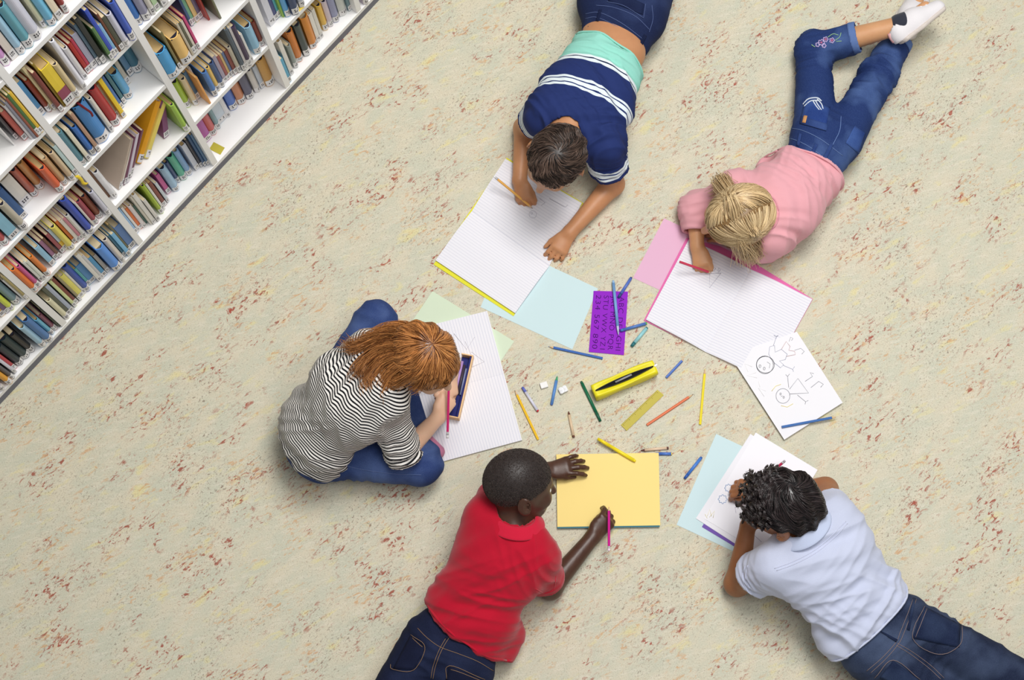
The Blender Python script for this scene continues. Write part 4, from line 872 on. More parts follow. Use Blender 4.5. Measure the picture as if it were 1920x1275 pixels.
# open pencil tin on the striped-shirt girl's notebook
tin = thing('pencil_case', 'peach pencil case with blue lining held by the striped-shirt girl', 'pencil case', at(859, 727))
ta, tb = at(873, 668, 0.014), at(846, 786, 0.014); tx = nrm(tb-ta); ty = np.cross([0, 0, 1], tx); TL = np.linalg.norm(tb-ta)
MT = Matrix(((tx[0], ty[0], 0, ta[0]), (tx[1], ty[1], 0, ta[1]), (0, 0, 1, 0.012), (0, 0, 0, 1)))
peach = mat('peach_shell', (238, 196, 140), 0.45, 0.4); nav = mat('navy_lining', (34, 40, 110), 0.6, 0.2)
box('shell', MT, 0, TL, -0.010, 0.026, 0.0, 0.006, peach, tin, 0.002)
box('rim', MT, 0, TL, 0.022, 0.026, 0.006, 0.034, peach, tin, 0.001)
box('rim', MT, 0, 0.004, -0.010, 0.022, 0.006, 0.034, peach, tin, 0.001)
box('rim', MT, TL-0.004, TL, -0.010, 0.022, 0.006, 0.034, peach, tin, 0.001)
box('lining', MT, 0.005, TL-0.005, 0.0165, 0.0215, 0.0062, 0.032, nav, tin, 0.001)
box('lining', MT, 0.005, TL-0.005, -0.009, 0.016, 0.0062, 0.010, nav, tin, 0.001)
for k, c in enumerate(((186, 150, 210), (70, 60, 70), (150, 160, 200))):
    vv, ff = tube([MT @ Vector((0.02+0.01*k, -0.004+0.0085*k, 0.0145)), MT @ Vector((TL*0.62, -0.004+0.0085*k, 0.0145))], 0.004, 10); mesh('pen_inside', vv, ff, mat('tinpen_%d' % k, c, 0.4), tin, True)
# ------------------------------------------------------------------ people
class RcF(Rc):                              # tapered capsule with a flat end at b
    def __init__(s, a, b, ra, rb, k=0.02): Rc.__init__(s, a, b, ra, rb, k); s.dir = nrm(s.b-s.a)
    def __call__(s, P): return np.maximum(Rc.__call__(s, P), (P-s.b)@s.dir)
def frame(up, fwd):
    up = nrm(up); fwd = np.asarray(fwd, float); fwd = nrm(fwd-up*(fwd@up)); return fwd, np.cross(up, fwd), up       # forward, left, up
def head_prims(c, up, fwd, s=1.0):
    f, l, u = frame(up, fwd); A = np.array([f, l, u]); c = np.asarray(c, float)
    L = lambda a, b, d: c+s*(f*a+l*b+u*d)
    p = [El(L(-0.008, 0, 0.018), A, s*np.array([0.092, 0.074, 0.084]), 0.02),
         El(L(0.026, 0, -0.035), A, s*np.array([0.060, 0.056, 0.078]), 0.03),
         El(L(0.040, 0, -0.082), A, s*np.array([0.034, 0.034, 0.028]), 0.03),          # chin and jaw
         Rc(L(0.084, 0, -0.008), L(0.098, 0, -0.040), s*0.008, s*0.011, 0.012),          # nose
         Rc(L(0.072, 0.022, 0.010), L(0.074, -0.022, 0.010), s*0.010, s*0.010, 0.014),    # brow
         El(L(0.084, 0, -0.064), A, s*np.array([0.008, 0.019, 0.0055]), 0.006),            # upper lip
         El(L(0.083, 0, -0.073), A, s*np.array([0.008, 0.016, 0.0060]), 0.006)]            # lower lip
    for q in (-1, 1):
        p.append(El(L(0.058, q*0.036, -0.036), A, s*np.array([0.022, 0.020, 0.022]), 0.02))    # cheek
        ea = np.array([nrm(f*0.9+l*q*0.45), nrm(l*q*0.9-f*0.45), u])
        p.append(El(L(-0.012, q*0.085, -0.010), ea, s*np.array([0.020, 0.0065, 0.031]), 0.006))   # ear
        p.append(El(L(-0.004, q*0.080, -0.032), ea, s*np.array([0.010, 0.0065, 0.012]), 0.006))   # ear lobe
    carve = [El(L(-0.006, q*0.0925, -0.008), np.array([nrm(f*0.9+l*q*0.45), nrm(l*q*0.9-f*0.45), u]), s*np.array([0.010, 0.005, 0.018]), 0.004) for q in (-1, 1)]
    carve += [El(L(0.085, q*0.030, -0.010), A, s*np.array([0.012, 0.014, 0.009]), 0.004) for q in (-1, 1)]
    return p, carve, (c, f, l, u)
def hand_prims(w, fwd, up, thumb, curl=(20, 25, 15), s=0.80, spread=6, thumb_dir=None, fs=(1, 1, 1, 1), index_curl=None):
    """hand from wrist w along fwd, back of the hand towards up, thumb on the side of the vector `thumb`"""
    w = np.asarray(w, float); f = nrm(fwd); u = np.asarray(up, float); u = nrm(u-f*(u@f)); t = np.cross(u, f); t = t if t@np.asarray(thumb) > 0 else -t
    P = [Ec(w-f*0.004*s, w+f*0.072*s, 0.024*s, 0.017*s, 0.034*s, 0.0125*s, t, 0.012),
         Ec(w+f*0.022*s+t*0.017*s-u*0.005*s, w+f*0.048*s+t*0.026*s-u*0.006*s, 0.013*s, 0.012*s, 0.010*s, 0.010*s, t, 0.012)]
    for i, (off, L, r) in enumerate(((0.0265, 0.066, 0.0088), (0.0090, 0.074, 0.0090), (-0.0085, 0.068, 0.0086), (-0.0250, 0.053, 0.0076))):
        c = curl if not (i == 0 and index_curl) else index_curl
        ang = math.radians(spread)*(1.5-i)*0.6; d = nrm(f*math.cos(ang)+t*math.sin(ang)); p = w+f*(0.076-0.004*abs(1.2-i))*s+t*off*s-u*0.001
        a = 0.0; n_ = len(P)
        for j, (fr, cc) in enumerate(zip((0.45, 0.31, 0.24), c)):
            a += math.radians(cc); dd = d*math.cos(a)-u*math.sin(a); q = p+dd*(L*fr*s*fs[i])
            P.append(Rc(p, q, (r-0.0006*j)*s, (r-0.0006*(j+1))*s, 0.0035)); p = q
    td = thumb_dir if thumb_dir is not None else nrm(f*0.72+t*0.62-u*0.25)
    p = w+f*0.030*s+t*0.026*s-u*0.004*s; q = p+nrm(td)*0.034*s; P.append(Rc(p, q, 0.0115*s, 0.0095*s, 0.006))
    t2 = nrm(nrm(td)+f*0.35-u*0.10-t*0.15); r_ = q+t2*0.030*s; P.append(Rc(q, r_, 0.0095*s, 0.0075*s, 0.004))
    return P
def limb(a, b, c, r): return [Rc(a, b, r[0], r[1], 0.015), Rc(b, c, r[1], r[2], 0.015)]
def stripe_attr(v, groups):
    """coordinate along the garment: groups = [(prims, origin, direction)], nearest group wins"""
    D = np.stack([np.min([p(v) for p in g[0]], 0) for g in groups]); k = D.argmin(0); out = np.zeros(len(v))
    for i, g in enumerate(groups):
        m = k == i; out[m] = (v[m]-g[1])@g[2]
    return out, k
def garment(name, prims, res, m, parent, cuts=(), carve=(), folds=(), groups=None, smooth=2, floor=0.002, grow=0.0, off=0.0):
    v, F = sdf_mesh(prims, res, cuts, carve, grow, floor); v = relax(v, F, smooth)
    n = vnormals(v, F); d = np.zeros(len(v))
    for (amp, direc, lam, across, seed, cen, rad) in folds:
        # wrinkles: ridged noise, tight along `direc` (wavelength lam), long across it; strongest round cen within rad
        a = nrm(direc); q = v-np.asarray(cen); al = q@a; perp = q-al[:, None]*a
        w = np.exp(-(q**2).sum(1)/(rad*rad)); sel = w > 0.03
        P = np.zeros((sel.sum(), 3)); P[:, 0] = al[sel]/(lam*0.75); pp = perp[sel]
        P[:, 1] = pp[:, 0]/across; P[:, 2] = (pp[:, 1]+pp[:, 2])/across
        nz = np.array([noise.noise(Vector(x)+Vector((seed, seed*0.7, 0.3))) for x in P])
        d[sel] += 1.35*amp*w[sel]*(0.75-2.4*np.abs(nz))
    v = v+n*d[:, None]
    if floor is not None: v[:, 2] = np.maximum(v[:, 2], floor*0.6)
    at_ = {}
    if groups: at_['s'], at_['part'] = stripe_attr(v, groups); at_['part'] = at_['part'].astype(float)
    o = np_mesh(name, v, F, m, parent, True, at_)
    o['_np'] = 0
    GARM[o.name] = (v, F)
    return o
GARM = {}
def hem_band(name, obj, a, n, r, m, parent, nb_=44):
    """a rolled edge where the plane (a, n) cuts the garment"""
    v = GARM[obj.name][0]; n = nrm(n); d = (v-a)@n; q = v[np.abs(d) < 0.0045]; q = q-((q-a)@n)[:, None]*n
    if len(q) < 20: return None
    c = (q.min(0)+q.max(0))/2; e1 = nrm(np.cross(n, [0.3, 0.2, 0.9])); e2 = np.cross(n, e1); x, y = (q-c)@e1, (q-c)@e2; ang = np.arctan2(y, x); rad = np.hypot(x, y); R_ = np.full(nb_, np.nan)
    for i in range(nb_):
        w = (ang+math.pi)/(2*math.pi)*nb_; s_ = np.abs((w-i-0.5+nb_/2) % nb_-nb_/2) < 1.0
        if s_.any(): R_[i] = np.percentile(rad[s_], 92)
    ok = ~np.isnan(R_)
    if ok.sum() < nb_*0.5: return None
    R_ = np.interp(np.arange(nb_), np.arange(nb_)[ok], R_[ok]); R_ = (np.roll(R_, 1)+2*R_+np.roll(R_, -1))/4
    th = (np.arange(nb_+1)+0.5)/nb_*2*math.pi-math.pi; R_ = np.append(R_, R_[0])
    pts = [c+e1*math.cos(t)*k+e2*math.sin(t)*k for t, k in zip(th, R_)]
    for p in pts: p[2] = max(p[2], r+0.001)
    return tubes(name, [pts], r, m, parent, 8)
_bvh = {}
def drape(objs, pix, off=0.0015):
    """points on the surface of objs (seen from above) under the given pixels"""
    out = []
    for o in objs:
        if o.name not in _bvh:
            v, F = GARM[o.name]; _bvh[o.name] = BVHTree.FromPolygons([Vector(x) for x in v.tolist()], [tuple(f) for f in F.tolist()])
    for x, y in pix:
        r = nrm(CAMR.T @ np.array([x-CX, y-CY, FPX])); best = None
        for o in objs:
            h = _bvh[o.name].ray_cast(V(CAMC), V(r))
            if h[0] is not None and (best is None or h[3] < best[2]): best = (h[0], h[1], h[3])
        if best is not None: out.append(np.array(best[0]+best[1]*off))
    return out
def seam(name, objs, lines, r, m, parent, off=0.0008, dashed=False, dense=10):
    paths = []
    for L in lines:
        pp = drape(objs, [tuple(p) for p in smooth_path([(x, y, 0) for x, y in L], dense)] if False else [(q[0], q[1]) for q in smooth_path([(x, y, 0.) for x, y in L], dense)], off)
        if len(pp) < 3: continue
        if dashed:
            for i in range(0, len(pp)-1): paths.append([pp[i], pp[i]+(pp[i+1]-pp[i])*0.66])
        else: paths.append(pp)
    return tubes(name, paths, r, m, parent, 4) if paths else None
def patch(name, objs, poly, m, parent, off=0.002, n=8):
    """a cloth patch (pocket, label) laid on a garment: quad of pixels"""
    a, b, c, d = [np.array(p, float) for p in poly]; pix = []
    for j in range(n+1):
        for i in range(n+1):
            s, t = i/n, j/n; pix.append(tuple((a*(1-s)+b*s)*(1-t)+(d*(1-s)+c*s)*t))
    pts = drape(objs, pix, off)
    if len(pts) != (n+1)**2: return None
    ff = [(j*(n+1)+i, j*(n+1)+i+1, (j+1)*(n+1)+i+1, (j+1)*(n+1)+i) for j in range(n) for i in range(n)]
    o = mesh(name, pts, ff, m, parent, True); s_ = o.modifiers.new('solid', 'SOLIDIFY'); s_.thickness = 0.0014; s_.offset = -0.6
    return o
# --- materials of skin, cloth, hair
def skin(name, rgb, deep, rough=0.45, bump=0.15):
    m = bpy.data.materials.new(name); m.use_nodes = True; nt = m.node_tree; b = nt.nodes['Principled BSDF']
    tc = nt.nodes.new('ShaderNodeTexCoord'); n = nt.nodes.new('ShaderNodeTexNoise'); n.inputs['Scale'].default_value = 28; n.inputs['Detail'].default_value = 5
    nt.links.new(tc.outputs['Object'], n.inputs['Vector'])
    mx = nt.nodes.new('ShaderNodeMix'); mx.data_type = 'RGBA'; mx.inputs[6].default_value = srgb(*deep); mx.inputs[7].default_value = srgb(*rgb); nt.links.new(n.outputs['Fac'], mx.inputs[0])
    nt.links.new(mx.outputs[2], b.inputs['Base Color']); b.inputs['Roughness'].default_value = rough; b.inputs['Specular IOR Level'].default_value = 0.4
    b.inputs['Subsurface Weight'].default_value = 0.12; b.inputs['Subsurface Radius'].default_value = (0.012, 0.005, 0.003); b.inputs['Subsurface Scale'].default_value = 0.6
    n2 = nt.nodes.new('ShaderNodeTexNoise'); n2.inputs['Scale'].default_value = 420; nt.links.new(tc.outputs['Object'], n2.inputs['Vector'])
    bp = nt.nodes.new('ShaderNodeBump'); bp.inputs['Strength'].default_value = bump; bp.inputs['Distance'].default_value = 0.001; nt.links.new(n2.outputs['Fac'], bp.inputs['Height']); nt.links.new(bp.outputs['Normal'], b.inputs['Normal'])
    return m
def cloth(name, rgb, rough=0.85, var=0.06, bump=0.25, bscale=700, sheen=0.2): return mat(name, rgb, rough, 0.15, bump, bscale, var, 9, sheen)
def denim(name, dark, light, amount=0.5, seed=0.0):
    m = bpy.data.materials.new(name); m.use_nodes = True; nt = m.node_tree; N = nt.nodes; L = nt.links; b = N['Principled BSDF']
    b.inputs['Roughness'].default_value = 0.85; b.inputs['Specular IOR Level'].default_value = 0.15
    tc = N.new('ShaderNodeTexCoord'); mp = N.new('ShaderNodeMapping'); mp.inputs['Location'].default_value = (seed, seed*1.3, 0); L.new(tc.outputs['Object'], mp.inputs['Vector'])
    n = N.new('ShaderNodeTexNoise'); n.inputs['Scale'].default_value = 7.0; n.inputs['Detail'].default_value = 3; L.new(mp.outputs[0], n.inputs['Vector'])
    r = N.new('ShaderNodeMapRange'); r.inputs['From Min'].default_value = 0.45; r.inputs['From Max'].default_value = 0.75; r.inputs['To Max'].default_value = amount; L.new(n.outputs['Fac'], r.inputs['Value'])
    w = N.new('ShaderNodeTexNoise'); w.inputs['Scale'].default_value = 520; w.inputs['Detail'].default_value = 2; L.new(mp.outputs[0], w.inputs['Vector'])
    ad = N.new('ShaderNodeMath'); ad.operation = 'MULTIPLY_ADD'; ad.inputs[1].default_value = 0.35; ad.inputs[2].default_value = -0.12; L.new(w.outputs['Fac'], ad.inputs[0])
    sm = N.new('ShaderNodeMath'); sm.operation = 'ADD'; sm.use_clamp = True; L.new(ad.outputs[0], sm.inputs[0]); L.new(r.outputs[0], sm.inputs[1])
    mx = N.new('ShaderNodeMix'); mx.data_type = 'RGBA'; mx.inputs[6].default_value = srgb(*dark); mx.inputs[7].default_value = srgb(*light); L.new(sm.outputs[0], mx.inputs[0]); L.new(mx.outputs[2], b.inputs['Base Color'])
    bp = N.new('ShaderNodeBump'); bp.inputs['Strength'].default_value = 0.35; bp.inputs['Distance'].default_value = 0.001; L.new(w.outputs['Fac'], bp.inputs['Height']); L.new(bp.outputs['Normal'], b.inputs['Normal'])
    return m
def striped(name, stops, rough=0.85):
    """colour along the garment coordinate s: stops = [(s, rgb)], constant between stops"""
    m = bpy.data.materials.new(name); m.use_nodes = True; nt = m.node_tree; b = nt.nodes['Principled BSDF']; b.inputs['Roughness'].default_value = rough; b.inputs['Specular IOR Level'].default_value = 0.15
    a = nt.nodes.new('ShaderNodeAttribute'); a.attribute_name = 's'; cr = nt.nodes.new('ShaderNodeValToRGB'); cr.color_ramp.interpolation = 'CONSTANT'
    nt.links.new(a.outputs['Fac'], cr.inputs[0]); e = cr.color_ramp.elements
    e[0].position = 0; e[0].color = srgb(*stops[0][1]); e[1].position = min(1, stops[1][0]); e[1].color = srgb(*stops[1][1])
    for s, c in stops[2:]: x = e.new(min(1, s)); x.color = srgb(*c)
    nt.links.new(cr.outputs[0], b.inputs['Base Color']); return m
def pinstripe(name, a_rgb, b_rgb, period, duty):
    m = bpy.data.materials.new(name); m.use_nodes = True; nt = m.node_tree; b = nt.nodes['Principled BSDF']; b.inputs['Roughness'].default_value = 0.85; b.inputs['Specular IOR Level'].default_value = 0.15
    a = nt.nodes.new('ShaderNodeAttribute'); a.attribute_name = 's'
    d = nt.nodes.new('ShaderNodeMath'); d.operation = 'DIVIDE'; d.inputs[1].default_value = period; f = nt.nodes.new('ShaderNodeMath'); f.operation = 'FRACT'; l = nt.nodes.new('ShaderNodeMath'); l.operation = 'LESS_THAN'; l.inputs[1].default_value = duty
    nt.links.new(a.outputs['Fac'], d.inputs[0]); nt.links.new(d.outputs[0], f.inputs[0]); nt.links.new(f.outputs[0], l.inputs[0])
    mx = nt.nodes.new('ShaderNodeMix'); mx.data_type = 'RGBA'; mx.inputs[6].default_value = srgb(*a_rgb); mx.inputs[7].default_value = srgb(*b_rgb); nt.links.new(l.outputs[0], mx.inputs[0]); nt.links.new(mx.outputs[2], b.inputs['Base Color']); return m
def hair_material(name, dark, light, rough=0.38, spec=0.45):
    """each strand carries its own tone in the attribute `tone`"""
    m = bpy.data.materials.new(name); m.use_nodes = True; nt = m.node_tree; b = nt.nodes['Principled BSDF']; b.inputs['Roughness'].default_value = rough; b.inputs['Specular IOR Level'].default_value = spec
    a = nt.nodes.new('ShaderNodeAttribute'); a.attribute_name = 'tone'
    mx = nt.nodes.new('ShaderNodeMix'); mx.data_type = 'RGBA'; mx.inputs[6].default_value = srgb(*dark); mx.inputs[7].default_value = srgb(*light); nt.links.new(a.outputs['Fac'], mx.inputs[0]); nt.links.new(mx.outputs[2], b.inputs['Base Color']); return m
def strands_mesh(name, S, w0, w1, m, parent, tone, base=None):
    """S: (n strands, k points, 3). Three-sided tapered strands, joined with the scalp cap `base` (v, F)"""
    n, k, _ = S.shape
    T = np.gradient(S, axis=1); T /= np.maximum(np.linalg.norm(T, axis=2, keepdims=True), 1e-9)
    ref = np.array([0.31, 0.52, 0.79]); A = np.cross(T, ref); A /= np.maximum(np.linalg.norm(A, axis=2, keepdims=True), 1e-9); Bv = np.cross(T, A)
    w = (w0+(w1-w0)*np.linspace(0, 1, k)**1.5)[None, :, None]
    vs_ = np.stack([S+w*(A*math.cos(q)+Bv*math.sin(q)) for q in (0, 2.0944, 4.18879)], 2)          # n,k,3,3
    v = vs_.reshape(-1, 3); i = np.arange(n*(k)).reshape(n, k)[:, :-1].reshape(-1)*3
    F = np.concatenate([np.stack([i+a, i+b, i+3+b, i+3+a], 1) for a, b in ((0, 1), (1, 2), (2, 0))])
    tn = np.repeat(np.asarray(tone), k*3)
    if base is not None:
        bv, bF = base; F = np.concatenate([F, bF+len(v)]); v = np.concatenate([v, bv]); tn = np.concatenate([tn, np.full(len(bv), 0.05)])
    return np_mesh(name, v, F, m, parent, True, {'tone': tn})
def scalp_cap(hd, grow, cut_n, cut_d, res=0.005, s=1.0):
    """skull-shaped cap above the hairline plane (head coordinates: forward, left, up)"""
    c, f, l, u = hd; A = np.array([f, l, u]); nrm_w = nrm(A.T @ np.asarray(cut_n, float))
    P = [El(c+s*(-f*0.008+u*0.018), A, s*np.array([0.092, 0.074, 0.084])+grow)]
    v, F = sdf_mesh(P, res, [Pl(c+nrm_w*cut_d, -nrm_w)]); return relax(v, F, 1), F
def scalp_roots(n, hd, cut_n, cut_d, rng, s=1.0):
    out = []; cn = nrm(cut_n); R = np.array([0.092, 0.074, 0.084])*s; off = s*np.array([-0.008, 0, 0.018])
    while len(out) < n:
        q = rng.normal(size=3); q /= np.linalg.norm(q); p = q*R+off
        if p@cn > cut_d: out.append(q)
    return np.array(out)
def comb(hd, roots, length, steps, flow, lift, s=1.0, wob=0.0, rng=None, curl=None):
    """grow strands over the skull: flow(q, i) gives the growing direction in head coordinates at unit-sphere points q"""
    c, f, l, u = hd; R = np.array([0.092, 0.074, 0.084])*s; off = s*np.array([-0.008, 0, 0.018]); A = np.array([f, l, u])
    n = len(roots); p = roots*R; out = []; L = np.broadcast_to(length, (n,))[:, None]
    for i in range(steps+1):
        q = p/R; rad = np.linalg.norm(q, axis=1, keepdims=True); q = q/rad; nn = q/R; nn /= np.linalg.norm(nn, axis=1, keepdims=True)
        h = lift(i/steps, q); h = h[:, None] if np.ndim(h) == 1 else h
        out.append((q*R+nn*h+off) @ A + c)
        t = flow(q, i/steps); t = t-nn*(t*nn).sum(1, keepdims=True); t /= np.maximum(np.linalg.norm(t, axis=1, keepdims=True), 1e-6)
        p = q*R+t*L/steps
    S = np.stack(out, 1)
    if wob: S = S+rng.normal(size=(n, 1, 3))*wob*np.linspace(0, 1, steps+1)[None, :, None]
    return S
def eyes(person, hd, s, iris):
    c, f, l, u = hd
    for q in (-1, 1):
        p = c+s*(f*0.070+l*q*0.030-u*0.010); M = Matrix.Translation(V(p))
        bm = bmesh.new(); bmesh.ops.create_uvsphere(bm, u_segments=14, v_segments=10, radius=0.0115*s, matrix=M); e = bm_obj('eye', bm, mat('eye_white', (236, 232, 228), 0.2, 0.5), person, True)
        bm = bmesh.new(); bmesh.ops.create_uvsphere(bm, u_segments=12, v_segments=8, radius=0.0052*s, matrix=Matrix.Translation(V(p+f*0.0078*s))); bm_obj('iris', bm, mat('iris_%d' % iris[0], iris, 0.2, 0.5), e, True)
def finish_body(name, person, prims, carve, res, m, floor=0.0015):
    v, F = sdf_mesh(prims, res, (), carve, 0.0, floor); v = relax(v, F, 1, 0.4)
    o = np_mesh(name, v, F, m, person, True); GARM[o.name] = (v, F); return o

def prone_shoes(person, ankles, dn, side, rgb):
    for a_ in ankles:
        a_ = np.array(a_)+dn*0.035; a_[2] = 0.050; d_ = np.array([dn[0], dn[1], -0.10])
        v, F = sdf_mesh([Ec(a_-d_*0.01, a_+d_*0.055, 0.036, 0.044, 0.040, 0.036, side, 0.02), Ec(a_+d_*0.055, a_+d_*0.145, 0.040, 0.036, 0.036, 0.024, side, 0.02)], 0.006, (), (), 0, 0.002)
        so = np_mesh('shoe', relax(v, F, 1), F, mat('trainer_%d' % rgb[0], rgb, 0.6, 0.3), person)
        v, F = sdf_mesh([Ec(a_+np.array([0, 0, 0.032]), a_+d_*0.14+np.array([0, 0, 0.020]), 0.038, 0.010, 0.038, 0.009, side, 0.02)], 0.005); np_mesh('sole', relax(v, F, 1), F, mat('trainer_sole', (226, 224, 220), 0.7), so)
# ---- boy in the navy striped T-shirt, lying on his elbows at the top
def boy_navy():
    J = at; hc = J(1041, 300, 0.30)
    P = thing('person', 'boy in navy and mint striped T-shirt and jeans lying on his elbows drawing', 'person', J(1120, 140, 0))
    hp, hcarve, hd = head_prims(hc, (0.03, -0.33, 0.94), (-0.45, -0.9, 0), 0.98)
    nb = J(1066, 236, 0.250); ch = J(1098, 188, 0.195); wa = J(1147, 92, 0.138); pe = J(1166, 20, 0.106)
    sl, sr = J(1021, 216, 0.225), J(1131, 268, 0.225); el, er = J(984, 240, 0.046), J(1149, 345, 0.046); wl, wr = J(974, 338, 0.040), J(1068, 436, 0.034)
    lat = sr-sl; hl, hr = pe-nrm(lat)*0.065, pe+nrm(lat)*0.065; dn = nrm(pe-wa); dn[2] = 0
    kl, kr = hl+dn*0.33+np.array([-0.02, 0, -0.040]), hr+dn*0.33+np.array([0.03, 0, -0.040]); al, ar = kl+dn*0.30, kr+dn*0.30; al[2] = ar[2] = 0.05
    torso = [Ec(nb+(ch-nb)*0.45, ch, 0.095, 0.062, 0.122, 0.078, lat, 0.04), Ec(ch, wa, 0.122, 0.078, 0.096, 0.070, lat, 0.04), Ec(wa, wa+(pe-wa)*0.4, 0.094, 0.068, 0.090, 0.062, lat, 0.04), Ec(wa+(pe-wa)*0.4, pe, 0.090, 0.062, 0.096, 0.066, lat, 0.03), Rc(sl, sr, 0.046, 0.046, 0.05)]
    arms = limb(sl, el, wl, (0.042, 0.033, 0.0215))+limb(sr, er, wr, (0.042, 0.034, 0.0215))
    legs = [Rc(hl, kl, 0.058, 0.044), Rc(kl, al, 0.044, 0.030), Rc(hr, kr, 0.058, 0.044), Rc(kr, ar, 0.044, 0.030)]
    feet = [Rc(al, al+dn*0.10, 0.032, 0.022), Rc(ar, ar+dn*0.10, 0.032, 0.022)]
    neck = [Rc(nb, hc-hd[3]*0.03-hd[1]*0.02, 0.044, 0.042, 0.03)]
    handL = hand_prims(wl, J(982, 372, 0.032)-wl, (-0.35, 0.1, 1), (1, 0, 0), (48, 58, 30), 0.80, 3, nrm(J(996, 372, 0.026)-J(982, 350, 0.04)), index_curl=(38, 40, 20))
    handR = hand_prims(wr, J(1040, 482, 0.024)-wr, (0.25, -0.1, 1), (-1, 0, 0), (20, 34, 22), 0.84, 7, nrm(J(1024, 470, 0.02)-J(1052, 452, 0.034)))
    sk = skin('skin_tan', (206, 150, 108), (186, 128, 88))
    finish_body('body', P, torso+arms+legs+feet+neck+hp+handL+handR, hcarve, 0.0038, sk)
    eyes(P, hd, 0.98, (60, 38, 24))
    # T-shirt
    axis = nrm(wa-ch); axis0 = nrm(pe-nb)
    slv = [RcF(sl, sl+(el-sl)*0.48, 0.051, 0.053, 0.035), RcF(sr, sr+(er-sr)*0.62, 0.052, 0.056, 0.035)]
    st = [Ec(nb+(ch-nb)*0.30, ch, 0.105, 0.070, 0.140, 0.092, lat, 0.04), Ec(ch, wa+axis0*0.012, 0.140, 0.092, 0.112, 0.083, lat, 0.04), Rc(sl, sr, 0.054, 0.054, 0.06)]
    hem = Pl(J(1141, 103, 0.16)+axis0*0.0, axis0+np.array([0.22, 0, 0]))
    carve = [Rc(sl+(el-sl)*0.42, el, 0.047, 0.044), Rc(sr+(er-sr)*0.54, er, 0.047, 0.044), Rc(nb-nrm(ch-nb)*0.005, hc, 0.050, 0.060)]
    NV, WH, MT, BK = (38, 52, 104), (226, 236, 240), (150, 216, 200), (30, 38, 70)
    o0 = nb-axis0*0.02
    L0 = np.linalg.norm(ch-nb)
    stops = [(0, NV), (.100, WH), (.106, NV), (.110, WH), (.124, NV), (.1275, WH), (.135, NV), (.212, WH), (.224, BK), (.228, WH), (.236, MT), (.262, BK), (.265, MT)]
    # sleeves count from their hem backwards, shifted so that the rings near the hem are white
    gl = nrm(el-sl); gr = nrm(er-sr)
    groups = [(st, o0, axis0), ([slv[0]], sl+(el-sl)*0.48-gl*0.150, gl), ([slv[1]], sr+(er-sr)*0.62-gr*0.150, gr)]
    side = nrm(lat)
    folds = [(0.014, axis0, 0.030, 0.16, 3.1, wa-axis0*0.01, 0.12), (0.009, nrm(axis0+side*0.6), 0.045, 0.20, 8.2, ch, 0.16), (0.011, nrm(axis0-side*0.8), 0.035, 0.15, 5.5, sr, 0.12), (0.008, gr, 0.022, 0.1, 2.2, sr+(er-sr)*0.5, 0.07), (0.010, nrm(axis0+side*0.9), 0.035, 0.15, 7.5, sl, 0.11)]
    sh = garment('t_shirt', st+slv, 0.0042, striped('striped_jersey', stops), P, [hem], carve, folds, groups)
    ring = [nb+(side*math.cos(a)*0.058+np.cross(axis0, side)*math.sin(a)*0.052)+axis0*0.012 for a in [2*math.pi*i/20 for i in range(21)]]
    tubes('collar', [ring], 0.0075, cloth('navy_rib', NV), P, 8)
    # jeans
    jp = [Ec(wa+axis0*0.045, pe, 0.108, 0.080, 0.124, 0.092, lat, 0.04), Rc(hl, kl, 0.080, 0.062, 0.03), Rc(kl, al, 0.062, 0.050, 0.02), Rc(hr, kr, 0.080, 0.062, 0.03), Rc(kr, ar, 0.062, 0.050, 0.02)]
    wp = J(1147, 80, 0.16)
    jm = denim('dark_denim', (26, 36, 70), (74, 92, 140), 0.35, 1.0)
    je = garment('jeans', jp, 0.005, jm, P, [Pl(wp, -(axis0+np.array([0.18, 0, 0])))], [], [(0.006, axis0, 0.04, 0.12, 4.4, pe+axis0*0.05, 0.10)], None)
    hem_band('hem', sh, J(1141, 103, 0.16), axis0+np.array([0.22, 0, 0]), 0.003, cloth('mint_rib', (150, 216, 200)), P)
    hem_band('waistband', je, wp, axis0+np.array([0.18, 0, 0]), 0.0045, jm, P)
    st_m = mat('denim_stitch', (96, 112, 158), 0.8, 0.1); jd = denim('dark_denim_band', (20, 28, 58), (56, 72, 116), 0.3, 4.0)
    seam('waistband_stitch', [je], [[(1098, 35), (1120, 33), (1160, 52), (1200, 82), (1212, 106)], [(1098, 26), (1125, 24), (1166, 44), (1206, 74)]], 0.0009, st_m, P, 0.0010)
    seam('yoke_stitch', [je], [[(1117, 10), (1150, 14), (1190, 30), (1218, 56)], [(1217, 60), (1224, 35), (1222, 10)]], 0.0008, st_m, P, 0.0010)
    for q in ([(1118, 40), (1123, 41), (1129, 20), (1124, 19)], [(1196, 86), (1201, 89), (1211, 68), (1206, 65)]): patch('belt_loop', [je], q, jd, P, 0.004, 4)
    patch('back_pocket', [je], [(1140, 2), (1205, 28), (1208, 8), (1150, -18)], jd, P, 0.0022, 8)
    seam('pocket_stitch', [je], [[(1138, 4), (1170, 12), (1206, 34)], [(1206, 34), (1210, 8)]], 0.0007, st_m, P, 0.0036)
    prone_shoes(P, (al, ar), nrm(dn), nrm(lat), (70, 74, 84))
    # hair: short, combed out from the whorl
    cn, cd = (-0.42, 0, 0.91), 0.022
    rng = np.random.default_rng(3); roots = scalp_roots(4600, hd, cn, cd, rng, 0.98)
    crown = nrm(np.array([-0.10, -0.05, 1.0]))
    def flow(q, t):
        r = q-crown*(q@crown)[:, None]; r /= np.maximum(np.linalg.norm(r, axis=1, keepdims=True), 0.05); sp = np.cross(crown, r)
        jit = np.stack([np.sin(9*q[:, 1]+7*q[:, 0]+a)+np.sin(17*q[:, 0]-11*q[:, 2]+a*2) for a in (0, 2, 4)], 1)
        return r+0.55*sp+0.22*jit
